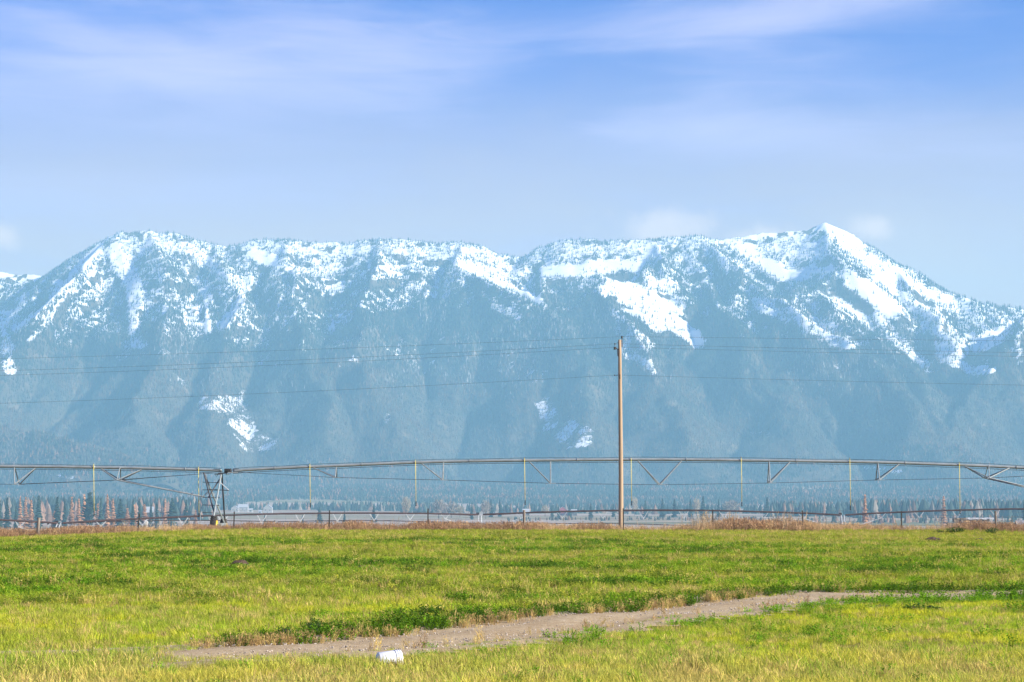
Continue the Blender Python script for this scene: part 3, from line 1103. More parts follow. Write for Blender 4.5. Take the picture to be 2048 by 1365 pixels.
def build_plants():
    blades = [blades_mesh('blade_tuft_%d' % k, M['grass_inst'], 30, 0.85, 0.85, 0.042, 0.40, 1.0, k) for k in range(5)]
    alf = [leafy_mesh('alfalfa_clump_%d' % k, M['alfalfa_inst'], 11, 11, 0.66, 0.15, 20 + k) for k in range(5)]
    stk = [stalk_mesh('dry_stalks_%d' % k, M['straw_inst'], 12, 0.30, 40 + k) for k in range(5)]

    # --- near grass, on both sides of the track
    x, y = frame_pts(20, 52, 62)
    td = track_d(x, y)
    big = fbm(x * 0.5, y * 0.5, 511, 4)
    pat = fbm(x * 0.9, y * 0.28, 517, 4)
    px = 1024 + F * x / y
    near = td < 0
    edge = 1.03 + (fbm(x * 1.3, y * 1.3, 523, 3) - 0.5) * 0.55
    # far side of the track: grass only towards the left, the crop takes the rest
    leftg = (td > 0) & (y < 42 + (big - 0.5) * 14) & (px < 760 + (big - 0.5) * 900)
    edge = edge - 0.45 * sstep(5.2, 7.5, x) - 2.2 * sstep(-3.8, -5.2, x) * RNG.random(len(x)) ** 0.35
    keep = (np.abs(td) > edge) & (near | leftg | (np.abs(td) < 1.6))
    x, y, td, big, pat, px, near = (q[keep] for q in (x, y, td, big, pat, px, near))
    n = len(x)
    c = lerp(C_YG * 1.12, C_YEL * 1.12, sstep(0.38, 0.62, big))
    c = lerp(c, C_STRAW, 0.42 * sstep(32.5, 26.5, y + (fbm(x * 0.8, y * 0.5, 571, 3) - 0.5) * 7) * near + 0.35 * sstep(0.5, 0.7, pat))
    green = np.clip(sstep(3.2, 1.5, np.abs(td)) * 0.5 + sstep(0.53, 0.68, pat) * 0.5 * (y > 30) + (RNG.random(n) < 0.05), 0, 1)
    c = lerp(c, C_GRN, green * RNG.uniform(0.4, 1, n))
    dry = RNG.random(n) < 0.10 + 0.22 * sstep(0.6, 0.4, big)
    c[dry] = C_STRAW * RNG.uniform(0.8, 1.25, (dry.sum(), 1))
    c = c * RNG.uniform(0.75, 1.2, (n, 1))
    h = RNG.uniform(0.07, 0.13, n) * (0.75 + 0.5 * fbm(x * 0.7, y * 0.7, 531, 3)) * (1 + 0.45 * sstep(30, 27.5, y) * near) * (1 + 0.3 * green) * (0.55 + 0.45 * np.maximum(sstep(1.3, 3.2, np.abs(td)), sstep(-3.8, -5.2, x))) * (1 + 0.45 * sstep(-3.8, -5.2, x) * near * (y < 29))
    scatter('grass', x, y, h, c, blades, 'yellow-green grass beside the gravel track', 'grass', 0.22)
    # broad-leaved green plants among it
    x, y = frame_pts(24, 52, 26)
    td = track_d(x, y)
    pat = fbm(x * 0.9, y * 0.28, 517, 4)
    keep = (td < -1.25) & (RNG.random(len(x)) < 0.32 * sstep(0.54, 0.66, pat) * sstep(27, 31, y) + 0.35 * sstep(-3.4, -1.7, td) * sstep(36, 42, y) + 0.6 * sstep(-3.6, -1.8, td) * sstep(6.0, 7.5, x) + 0.02)
    x, y = x[keep], y[keep]
    n = len(x)
    c = lerp(C_GRN * 1.15, C_DRK, RNG.random(n) * 0.45) * RNG.uniform(0.85, 1.3, (n, 1))
    scatter('low_weeds', x, y, RNG.uniform(0.10, 0.22, n) * (1 + 0.5 * sstep(6.0, 7.5, x) * (fbm(x * 0.6, y * 0.6, 577, 2) > 0.42)), c, alf, 'patches of low green weeds in the near grass', 'weeds', 0.15)

    # --- the crop beyond the track
    x, y = frame_pts(28, 113, 21)
    td = track_d(x, y)
    px = 1024 + F * x / y
    big = fbm(x * 0.5, y * 0.5, 511, 4)
    str_ = fbm(x * 0.16, y * 0.42, 541, 4)
    spk = fbm(x * 0.8, y * 0.8, 547, 3)
    edge = 0.88 + (fbm(x * 1.3, y * 1.3, 523, 3) - 0.5) * 0.55
    leftg = (y < 42 + (big - 0.5) * 14) & (px < 760 + (big - 0.5) * 900)
    strip = (td < 3.0) & (td > 0) & (px > 440 + 120 * (spk - 0.5))
    gap = (spk < 0.33) & (RNG.random(len(x)) < 0.6 * sstep(55, 80, y))
    keep = (td > edge) & (~leftg | strip) & ~gap
    x, y, td, px, str_, spk, strip = (q[keep] for q in (x, y, td, px, str_, spk, strip))
    n = len(x)
    rightd = sstep(1100, 1600, px) * 0.5
    lush = np.clip(sstep(0.42, 0.60, str_) * 1.0 + sstep(95, 60, y) * 0.45 - sstep(84, 104, y) * 0.75 - rightd * 0.5, 0, 1)
    c = lerp(C_OLV, C_GRN, lush)
    c = lerp(c, C_DRK, 0.75 * sstep(0.55, 0.68, spk) * (0.4 + 0.6 * lush))
    c = lerp(c, C_YG, 0.75 * sstep(0.5, 0.35, spk))
    yel = RNG.random(n) < 0.10 + 0.16 * (1 - lush)
    c[yel] = lerp(np.repeat(C_YEL[None], yel.sum(), 0), C_STRAW, RNG.random(yel.sum())) * 0.95
    band = strip & (td < 2.1)
    c[band] = lerp(np.repeat(C_GRN[None] * 0.8, band.sum(), 0), C_DRK * 0.95, RNG.random(band.sum()))
    c = c * RNG.uniform(0.75, 1.25, (n, 1))
    h = RNG.uniform(0.12, 0.22, n) * (0.6 + 0.8 * spk) * (0.8 + 0.4 * lush)
    h = np.where(band, RNG.uniform(0.17, 0.30, n) * (0.6 + 0.6 * spk), h)
    scatter('alfalfa_crop', x, y, h, c, alf, 'green alfalfa crop on the far side of the gravel track', 'crop', 0.18)
    # blades and dry stems standing in the crop
    x, y = frame_pts(29, 113, 11)
    td = track_d(x, y)
    px = 1024 + F * x / y
    str_ = fbm(x * 0.3, y * 0.5, 557, 4)
    keep = (td > 1.7) & (RNG.random(len(x)) < 0.25 + 0.75 * sstep(0.45, 0.6, str_))
    x, y, str_ = x[keep], y[keep], str_[keep]
    n = len(x)
    c = lerp(C_YG, C_OLV, RNG.random(n))
    dry = RNG.random(n) < 0.25 + 0.35 * sstep(0.55, 0.7, str_)
    c[dry] = C_STRAW * RNG.uniform(0.7, 1.15, (dry.sum(), 1))
    scatter('crop_grass', x, y, RNG.uniform(0.13, 0.26, n), c, blades, 'pale grass and dry stems standing in the alfalfa', 'grass', 0.2)
    # dry yellow stems and litter on the crop's cut edge
    tt = RNG.uniform(30, len(TL) - 45, 900)
    i = tt.astype(int)
    d = np.diff(TLA, axis=0)[i]
    d = d / np.linalg.norm(d, axis=1)[:, None]
    off = RNG.normal(1.0, 0.16, len(tt)) * np.where(RNG.random(len(tt)) < 0.93, 1, -1)
    x, y = TLA[i, 0] - d[:, 1] * off, TLA[i, 1] + d[:, 0] * off
    keep = fbm(x * 1.1, y * 1.1, 563, 3) > 0.42
    x, y = x[keep], y[keep]
    c = lerp(C_STRAW, C_BRN, RNG.random(len(x))) * RNG.uniform(0.8, 1.2, (len(x), 1))
    scatter('dry_edge_stems', x, y, RNG.uniform(0.10, 0.26, len(x)), c, stk, 'dry yellow stems along the cut edge of the crop', 'stems', 0.3)

    # --- dry weeds along the fence
    n = 11500
    x, y = RNG.uniform(-34, 34, n), 112.9 + RNG.normal(0, 1.5, n)
    px = 1024 + F * x / y
    pale = np.clip(np.maximum.reduce([np.exp(-((px - a) / b) ** 2) for a, b in ((1330, 55), (1390, 35), (1690, 95), (1120, 40), (1255, 35), (1850, 50), (330, 60))]) * 1.1, 0, 1)
    dens = fbm(x * 0.5, y * 0.2, 601, 3)
    keep = (y > 109.6) & (y < 117.5) & (RNG.random(n) < 0.45 + 0.7 * sstep(0.35, 0.6, dens) - 0.25 * pale)
    x, y, px, pale, dens = (q[keep] for q in (x, y, px, pale, dens))
    n = len(x)
    rust = np.array([0.37, 0.235, 0.14])
    tan = np.array([0.60, 0.42, 0.22])
    c = lerp(np.repeat(rust[None], n, 0), C_BRN * 1.15, RNG.random(n))
    c = lerp(c, tan, np.clip(pale + (RNG.random(n) < 0.15), 0, 1))
    c = c * RNG.uniform(0.7, 1.25, (n, 1))
    tall = sstep(1380, 1440, px) * (1 - sstep(1610, 1650, px)) + np.exp(-((px - 1010) / 60) ** 2) * 0.4 + np.exp(-((px - 1240) / 40) ** 2) * 0.5
    h = RNG.uniform(0.25, 0.52, n) * (0.75 + 0.5 * dens) * (1 + 0.32 * tall) * (1 - 0.25 * pale) * (1 - 0.35 * np.exp(-((px - 438) / 35) ** 2))
    scatter('dry_weeds', x, y, h, c, stk, 'rust-brown dry weeds along the wire fence', 'weeds', 0.12)
    # a few tall pale grass stems above them
    straws = [stalk_mesh('tall_straw_%d' % k, M['straw_inst'], 4, 0.16, 70 + k, False) for k in range(4)]
    px = np.concatenate([RNG.normal(1405, 22, 60), RNG.normal(1450, 25, 50), RNG.normal(1572, 22, 80), RNG.uniform(0, 2048, 170), RNG.normal(345, 30, 30)])
    y = RNG.uniform(111, 116, len(px))
    x = (px - 1024) * y / F
    c = np.array([0.5, 0.38, 0.24]) * RNG.uniform(0.8, 1.2, (len(x), 1))
    h = RNG.uniform(0.6, 1.15, len(x)) * np.where(np.arange(len(x)) > 190, 0.7, 1)
    scatter('tall_dry_grass', x, y, h, c, straws, 'tall pale dry grass stems above the fence weeds', 'grass', 0.06)
    # pebbles on the track
    peb = []
    for k in range(3):
        b = bmesh.new()
        bmesh.ops.create_icosphere(b, subdivisions=1, radius=1.0)
        for v in b.verts:
            v.co *= random.uniform(0.7, 1.2)
            v.co.z *= 0.6
        me = bpy.data.meshes.new('pebble_%d' % k)
        b.to_mesh(me)
        b.free()
        me.materials.append(M['straw_inst'])
        vflt(me, 'blade', np.full(len(me.vertices), 0.5))
        peb.append(me)
    tt = RNG.uniform(10, len(TL) - 2, 5000)
    i = np.minimum(tt.astype(int), len(TLA) - 2)
    d = np.diff(TLA, axis=0)[i]
    d = d / np.linalg.norm(d, axis=1)[:, None]
    off = RNG.choice([-0.15, 0.1, 1.3, -1.3], len(tt)) + RNG.normal(0, 0.35, len(tt))
    x, y = TLA[i, 0] + d[:, 0] * (tt - i) * 0.3 - d[:, 1] * off, TLA[i, 1] + d[:, 1] * (tt - i) * 0.3 + d[:, 0] * off
    c = np.array([0.55, 0.48, 0.40]) * RNG.uniform(0.5, 1.2, (len(x), 1))
    scatter('gravel', x, y, RNG.uniform(0.006, 0.022, len(x)), c, peb, 'pale loose stones strewn on the gravel track', 'gravel', 0.5, 0.04)


build_plants()


def plant_clump(name, px, Y, h, wid, label, stems, cols, seed, size=0.16):
    rnd = random.Random(seed)
    x = (px - 1024) * Y / F
    root = empty(name, (x, Y, gz1(x, Y) - 0.02))
    m = leafy_mesh('foliage', None, stems, 12, 0.8, size, seed)
    mt, t, out = new_mat('weed_leaves_%d' % seed)
    a = nd(t, 'ShaderNodeAttribute', attribute_type='GEOMETRY', attribute_name='blade')
    col = ramp(t, a.outputs['Fac'], [(0.0, cols[0]), (1.0, cols[1])])
    d, tr, mx = nd(t, 'ShaderNodeBsdfDiffuse'), nd(t, 'ShaderNodeBsdfTranslucent'), nd(t, 'ShaderNodeMixShader')
    t.links.new(col, d.inputs[0])
    t.links.new(col, tr.inputs[0])
    mx.inputs[0].default_value = 0.3
    t.links.new(d.outputs[0], mx.inputs[1])
    t.links.new(tr.outputs[0], mx.inputs[2])
    t.links.new(mx.outputs[0], out.inputs[0])
    m.materials.clear()
    m.materials.append(mt)
    o = link('foliage', m, root)
    o.scale = (wid, wid, h)
    sb = MB()
    for k in range(7):
        a = rnd.uniform(0, 6.28)
        sb.tube([(0, 0, 0), (math.cos(a) * wid * 0.5, math.sin(a) * wid * 0.5, h * 0.6)], 0.008, 4)
    sb.build('stem', M['bark'], root)
    tag(root, label, 'plant')


G1, G2 = (0.035, 0.095, 0.015), (0.09, 0.20, 0.025)
plant_clump('weed_clump', 1908, 108.4, 0.42, 0.55, 'wide dark green weed clump at the field edge below the hay stack', 46, (G1, G2), 1)
plant_clump('weed_clump', 1876, 108.0, 0.24, 0.4, 'low green weed clump between the steel post and the wide weed clump', 26, (G1, G2), 2)
plant_clump('weed_clump', 1981, 108.4, 0.40, 0.42, 'dark green weed clump below the wooden post nearest the right photo edge', 40, (G1, G2), 3)
plant_clump('weed_clump', 310, 89, 0.24, 0.55, 'dark green weed clump in the field below the white feed bin', 40, (G1, G2), 4)
plant_clump('weed_clump', 1835, 39.5, 0.20, 0.42, 'dark green leafy weed patch in the near grass, lower right', 60, (G1, G2), 5)
plant_clump('weed_clump', 1760, 39.8, 0.15, 0.22, 'small blue-green weed tuft left of the dark leafy weed patch', 30, ((0.06, 0.12, 0.06), (0.14, 0.22, 0.11)), 6)
plant_clump('weed_clump', 630, 32.75, 0.34, 0.2, 'upright dark green weed at the track edge with a gap on either side', 40, (G1, G2), 7)
plant_clump('weed_clump', 573, 32.1, 0.30, 0.16, 'narrow dark weed at the track edge beside the upright one', 26, (G1, G2), 8)


def soil_mound(px, Y, r, h, label, seed):
    rnd = random.Random(seed)
    x = (px - 1024) * Y / F
    b = bmesh.new()
    bmesh.ops.create_icosphere(b, subdivisions=4, radius=1.0)
    for v in b.verts:
        v.co *= 1 + 0.16 * (vnoise(np.array([v.co.x * 5 + seed]), np.array([v.co.y * 5 + v.co.z * 3]), 3)[0] - 0.5) * 2
        v.co = Vector((v.co.x * r, v.co.y * r * 0.8, max(v.co.z, -0.3) * h))
    m = bpy.data.meshes.new('soil_mound')
    b.to_mesh(m)
    b.free()
    m.materials.append(M['mound'])
    o = link('soil_mound', m, None, (x, Y, gz1(x, Y) + h * 0.2))
    tag(o, label, 'mound')


soil_mound(482, 61.5, 0.26, 0.17, 'dark soil mound in the left of the field', 1)
soil_mound(726, 59.5, 0.15, 0.15, 'small soil mound right of the wider dark one in the field', 2)
soil_mound(1862, 92, 0.34, 0.16, 'dark flat soil mound near the field edge on the right', 3)
soil_mound(1955, 91.5, 0.22, 0.10, 'faint little soil mound right of the dark flat one', 4)


# ------------------------------------------------------------------ the bucket lying in the grass
def build_bucket():
    Y = 27.5
    p = at(779, 1316, Y)
    root = empty('bucket', (p.x, Y, gz1(p.x, Y) + 0.005))
    ang = Vector((0.90, 0.36, 0.02)).normalized()          # from the base to the open end
    A = Matrix.Translation((0, 0, 0.045)) @ Matrix.Scale(0.80, 4) @ ang.to_track_quat('Z', 'Y').to_matrix().to_4x4() @ Matrix.Translation((0, 0, -0.19))
    MB().lathe([(0.0, 0.0), (0.120, 0.0), (0.128, 0.006), (0.147, 0.30), (0.1475, 0.368), (0.143, 0.37), (0.141, 0.30), (0.122, 0.012), (0, 0.012)], 32, A).build('body', M['bucket'], root, True)
    for k, z in enumerate((0.275, 0.312, 0.345)):
        rr = 0.1455 + 0.008
        MB().lathe([(rr - 0.009, z - 0.006), (rr, z - 0.005), (rr, z + 0.005), (rr - 0.009, z + 0.006)], 32, A).build('rib', M['bucket'], root, True)
        MB().lathe([(rr - 0.0075, z - 0.017), (rr - 0.006, z - 0.012), (rr - 0.0075, z - 0.007)], 32, A).build('groove_shade', M['groove_shade'], root, True)  # dark strip on the wall, painted shade beside each rib
    hb = MB().tube([A @ Vector((0.156 * math.cos(a), 0.156 * math.sin(a), 0.325 - 0.15 * math.sin(a))) for a in [math.pi + math.pi * k / 12 for k in range(13)]], 0.003, 5)
    hb.build('handle', M['galv'], root)
    tag(root, 'white plastic bucket lying on its side in the near grass', 'bucket')


build_bucket()


# ------------------------------------------------------------------ the power pole and its wires
PY = 113.6


def build_pole():
    base = at(1242, 1062, PY)
    top = at(1240, 680, PY)
    root = empty('utility_pole', (base.x, PY, gz1(base.x, PY)))
    bz = root.location.z
    H = top.z - bz
    lean = top.x - base.x
    pts, rr = [], []
    for k in range(15):
        t = k / 14
        pts.append((lean * t + 0.012 * math.sin(t * 5), 0.01 * math.sin(t * 7), -0.4 + (H + 0.4) * t))
        rr.append(0.132 - 0.048 * t)
    MB().tube(pts, rr, 20).build('shaft', M['pole'], root, True)

    def loc(px, py):
        q = at(px, py, PY)
        return Vector((q.x - base.x, 0, q.z - bz))
    # ridge pin on the right of the top
    b = MB()
    a0, a1 = loc(1243.8, 694), loc(1244, 675.5)
    b.tube([a0 + Vector((0.02, -0.05, 0)), a1 + Vector((0, -0.03, 0))], 0.021, 8)
    pin = b.build('ridge_pin', M['dark_steel'], root)
    MB().lathe([(0.0, -0.05), (0.05, -0.05), (0.052, 0), (0.032, 0.02), (0.05, 0.045), (0.03, 0.085), (0, 0.09)], 12, Matrix.Translation(a1 + Vector((0, -0.03, 0)))).build('insulator', M['porcelain'], pin, True)
    # stand-off bracket with two insulators on the left
    br = MB()
    q = loc(1236.5, 700)
    br.tube([q + Vector((0.02, -0.03, 0)), loc(1232, 697) + Vector((0, -0.03, 0)), loc(1229.5, 695) + Vector((0, -0.03, 0))], 0.028, 8)
    br.tube([loc(1235.4, 713) + Vector((0.01, -0.03, 0)), loc(1234.8, 700) + Vector((0, -0.03, 0))], 0.022, 6)
    bk = br.build('bracket', M['dark_steel'], root)
    MB().lathe([(0, -0.07), (0.055, -0.06), (0.06, 0.0), (0.045, 0.02), (0.06, 0.04), (0.06, 0.075), (0, 0.08)], 12, Matrix.Translation(loc(1229.5, 697.5) + Vector((0, -0.03, 0)))).build('insulator', M['porcelain'], bk, True)
    MB().lathe([(0, -0.1), (0.012, -0.1), (0.012, 0.0), (0.04, 0.0), (0.03, 0.03), (0.04, 0.05), (0, 0.07)], 10, Matrix.Translation(loc(1229.8, 689.5) + Vector((0, -0.03, 0)))).build('insulator', M['porcelain'], bk, True)
    b = MB()
    b.tube([loc(1237, 685.5), loc(1234.4, 686) + Vector((0, -0.02, 0))], 0.016, 6)
    b.build('bolt', M['dark_steel'], root)
    b = MB()
    b.tube([loc(1236, 751), loc(1229.5, 751)], 0.014, 6)
    b.lathe([(0, -0.04), (0.03, -0.03), (0.03, 0.03), (0, 0.04)], 8, Matrix.Translation(loc(1229, 751)))
    b.build('neutral_clamp', M['dark_steel'], root)
    MB().box(loc(1239.5, 754) + Vector((0, -0.115, 0)), (0.05, 0.01, 0.24)).build('stain_plate', M['mound'], root)
    tag(root, 'tall round wooden utility pole standing in the weeds by the fence', 'pole')


build_pole()


def wire(name, pts, Y0, YL, r, label, group):
    """a conductor: pixel-measured heights along the span turned into a hanging line; it runs a little away at its outer end"""
    px = np.array([p[0] for p in pts], float)
    py = np.array([p[1] for p in pts], float)
    co = np.polyfit(px, py, 2)
    xs = np.linspace(px[0], px[-1], 40)
    P = []
    for q in xs:
        t = abs(q - px[0]) / abs(px[-1] - px[0])
        P.append(at(q, float(np.polyval(co, q)), Y0 + (YL - Y0) * t))
    o = MB().tube(P, r, 5).build(name, M['wire'], None, True)
    tag(o, label, 'wire', group)


WG = 'overhead wires on the wooden pole'
wire('power_line', [(1243, 673.5), (700, 697), (0, 717.5), (-700, 731)], PY - 0.03, PY + 12, 0.005, 'topmost overhead wire running left from the wooden pole', WG)
wire('power_line', [(1230, 687.5), (700, 717), (0, 741), (-700, 757)], PY - 0.03, PY + 12, 0.0055, 'second overhead wire from the top, running left from the pole', WG)
wire('power_line', [(1229.5, 694.5), (700, 725), (0, 750.5), (-700, 768)], PY - 0.03, PY + 12, 0.0055, 'third overhead wire from the top, running left from the pole', WG)
wire('power_line', [(1236, 750), (700, 780), (0, 806.5), (-700, 824)], PY, PY + 12, 0.0055, 'lowest overhead wire running left from the wooden pole', WG)
wire('power_line', [(1244, 673.5), (1600, 677.5), (2048, 682.5), (2700, 688)], PY - 0.03, PY + 8, 0.005, 'topmost overhead wire running right from the wooden pole', WG)
wire('power_line', [(1230, 687.5), (1600, 697.5), (2048, 705.5), (2700, 714)], PY - 0.03, PY + 8, 0.0055, 'second overhead wire from the top, running right from the pole', WG)
wire('power_line', [(1229.5, 694.5), (1600, 704), (2048, 713.5), (2700, 723)], PY - 0.03, PY + 8, 0.0055, 'third overhead wire from the top, running right from the pole', WG)
wire('power_line', [(1246, 750.5), (1600, 761), (2048, 770.5), (2700, 781)], PY, PY + 8, 0.0055, 'lowest overhead wire running right from the wooden pole', WG)


# ------------------------------------------------------------------ the fence
def build_fence():
    Y = 112.0
    root = empty('wire_fence', (0, Y, 0))
    wood = [(75, 1036, 78, 0.085, 0.05), (1048, 1020.5, 1049, 0.068, 0.0), (1991, 1022.5, 1992, 0.06, 0.0)]
    for (px, py, pb, r, ln) in wood:
        t, b = at(px + 3 * (px < 100), py, Y), at(pb - 3 * (px < 100), 1068, Y)
        g = gz1(b.x, Y)
        o = MB().tube([(b.x, 0, g - 0.3), ((t.x + b.x) / 2, 0.01, (t.z + g) / 2), (t.x, 0, t.z - 0.012), (t.x, 0, t.z)], [r * 1.05, r, r * 0.97, r * 0.85], 12).build('wooden_post', M['post'], root, True)
    steel = [(277, 1027.5, 3), (468, 1023.5, 1), (658.5, 1021, 1), (856, 1017.5, 0), (1246.5, 1017, 0), (1425.5, 1019.5, 0), (1605, 1021.5, 0), (1803, 1022.5, 0)]
    for (px, py, ln) in steel:
        t = at(px + ln * 0.5, py, Y - 0.02)
        g = gz1(t.x, Y)
        b = MB()
        x0 = t.x - ln * 0.03
        for (dx, dy, sx, sy) in ((0, 0, 0.062, 0.012), (0, 0.02, 0.012, 0.03)):
            h = t.z - (g - 0.25)
            q = [Vector((x0 + dx + sx / 2 * a, dy + sy / 2 * c, g - 0.25)) for a, c in ((-1, -1), (1, -1), (1, 1), (-1, 1))]
            p = [Vector((v.x + ln * 0.03, v.y, t.z)) for v in q]
            b.add(q + p, [(0, 1, 2, 3)[::-1], (4, 5, 6, 7), (0, 1, 5, 4), (1, 2, 6, 5), (2, 3, 7, 6), (3, 0, 4, 7)])
        for k in range(9):
            b.box((x0 + ln * 0.03 * (k + 2) / 11, -0.008, g + 0.25 + k * 0.1), (0.03, 0.01, 0.02))
        b.build('steel_post', M['tpost'], root)
    X = np.linspace(-32, 32, 66)
    zt = np.array([at(1024, 1034, Y).z for _ in X])
    gg = gz(X, np.full(X.shape, Y))
    # two plain strands above a woven panel
    for k, h in enumerate((1.02, 0.80, 0.60, 0.44, 0.30, 0.18)):
        sag = 0.012 * np.sin(X * 1.22) ** 2
        MB().tube([(x, -0.035, float(g + h - s)) for x, g, s in zip(X, gg, sag)], 0.0045 if h > 0.7 else 0.0035, 4, False).build('strand', M['fwire'], root)
    st = MB()
    for x in np.arange(-31.8, 31.8, 0.46):
        g = gz1(x, Y)
        st.tube([(x, -0.035, g + 0.1), (x + 0.01, -0.035, g + 0.80)], 0.0028, 3, False)
    tag(st.build('stay_wires', M['fwire'], root), kind='stuff')
    tag(root, 'wire fence with steel and wooden posts along the dry weeds', 'fence')


build_fence()


# ------------------------------------------------------------------ the near centre-pivot sprinkler
AY = 122.0


def poly_pipe(pts, r, n=14, sub=6):
    """smooth tube through points"""
    P = [Vector(p) for p in pts]
    out = []
    for i in range(len(P) - 1):
        p0, p1, p2, p3 = P[max(i - 1, 0)], P[i], P[i + 1], P[min(i + 2, len(P) - 1)]
        for k in range(sub):
            t = k / sub
            out.append(0.5 * ((2 * p1) + (p2 - p0) * t + (2 * p0 - 5 * p1 + 4 * p2 - p3) * t * t + (3 * p1 - p0 - 3 * p2 + p3) * t ** 3))
    out.append(P[-1])
    return out, MB().tube(out, r, n)


def wheel(root, c, dia):
    """a drive wheel rolling along Y: lugged tyre, dished yellow rim"""
    h = empty('wheel', c)
    h.parent = root
    A = Matrix.Rotation(math.pi / 2, 4, 'Y')
    r = dia / 2
    t = MB().lathe([(r * 0.56, -0.13), (r * 0.80, -0.165), (r * 0.93, -0.15), (r * 0.965, -0.08), (r * 0.97, 0.08), (r * 0.93, 0.15), (r * 0.80, 0.165), (r * 0.56, 0.13), (r * 0.56, -0.13)], 28, A)
    for k in range(18):
        a = 2 * math.pi * k / 18
        for s in (-1, 1):
            a2 = a + (0.17 if s > 0 else 0)
            m = Matrix.Rotation(a2, 3, 'X') @ Matrix.Rotation(s * 0.6, 3, 'Z')
            t.box(Matrix.Rotation(a2, 3, 'X') @ Vector((s * 0.075, 0, r * 0.975)), (0.17, 0.045, 0.06), m)
    ty = t.build('tyre', M['rubber'], h)
    rm = MB().lathe([(0.0, 0.20), (0.07, 0.20), (0.075, 0.17), (r * 0.40, 0.165), (r * 0.54, 0.19), (r * 0.57, 0.19), (r * 0.57, 0.10), (r * 0.4, 0.09), (r * 0.4, -0.09), (r * 0.57, -0.10), (r * 0.57, -0.19), (r * 0.54, -0.19), (r * 0.40, -0.165), (0.07, -0.17), (0, -0.20)], 24, A)
    rm.build('rim', M['yellow'], h, True)
    return h


def tower(root, X, ztop, gzv):
    """drive tower: base beam along the travel direction, two wheels, four legs, ladder, joint"""
    d = 1.08
    rz = d / 2
    for s in (-1, 1):
        y = s * 2.0
        g = gz1(X, AY + y)
        wheel(root, (X, y, g + rz - 0.02), d)
        MB().box((X - 0.0 , y - s * 0.0, g + rz + 0.02), (0.62, 0.10, 0.10)).build('axle', M['galv'], root)
        MB().box((X + 0.34, y - s * 0.10, g + rz + 0.01), (0.16, 0.3, 0.26)).build('gearbox', M['galv'], root)
    g = gz1(X, AY)
    bz = g + rz + 0.16
    MB().box((X + 0.12, 0, bz), (0.13, 4.2, 0.13)).build('base_beam', M['galv'], root)
    for (dx, ys, mt) in ((-0.86, -1.55, 'dark_steel'), (0.13, -1.75, 'galv'), (-0.86, 1.5, 'galv'), (0.13, 1.7, 'dark_steel')):
        top = Vector((X + dx, ys * 0.03, ztop - 0.09))
        bot = Vector((X + 0.12 - 0.25 * (dx > 0) * (ys < 0), ys, bz + 0.05))
        MB().tube([bot, top], 0.045, 6).build('leg', M[mt], root)
    # cross braces and rungs between the legs
    for k in range(6):
        z = ztop - 0.62 - k * 0.42
        t = (ztop - z) / (ztop - bz)
        xa = X - 0.86 + 0.9 * t * (k > 2) * 0.6
        MB().tube([(X - 0.92 + 0.12 * t, -0.8 * t, z), (X + 0.10, -0.9 * t, z - 0.03)], 0.020, 6).build('rung', M['dark_steel'], root)
    MB().tube([(X - 0.93, -0.15, ztop - 0.1), (X - 0.93, -0.9, g + 0.3)], 0.018, 6).build('ladder_rail', M['galv'], root)
    MB().tube([(X + 0.05, -0.2, ztop - 0.45), (X - 0.50, -0.75, ztop - 1.48)], 0.035, 6).build('brace', M['dark_steel'], root)
    MB().tube([(X - 0.92, -0.6, ztop - 1.50), (X - 0.48, -0.5, ztop - 1.1)], 0.026, 6).build('brace', M['galv'], root)
    # control-box outrigger to the right
    b = MB()
    b.tube([(X + 0.12, -0.3, ztop - 0.66), (X + 0.60, -0.45, ztop - 1.08)], 0.028, 6)
    MB().tube([(X - 0.6, -0.5, ztop - 1.02), (X + 0.62, -0.45, ztop - 1.08)], 0.026, 6).build('outrigger_bar', M['dark_steel'], root)
    b.build('outrigger_brace', M['galv_far'], root)


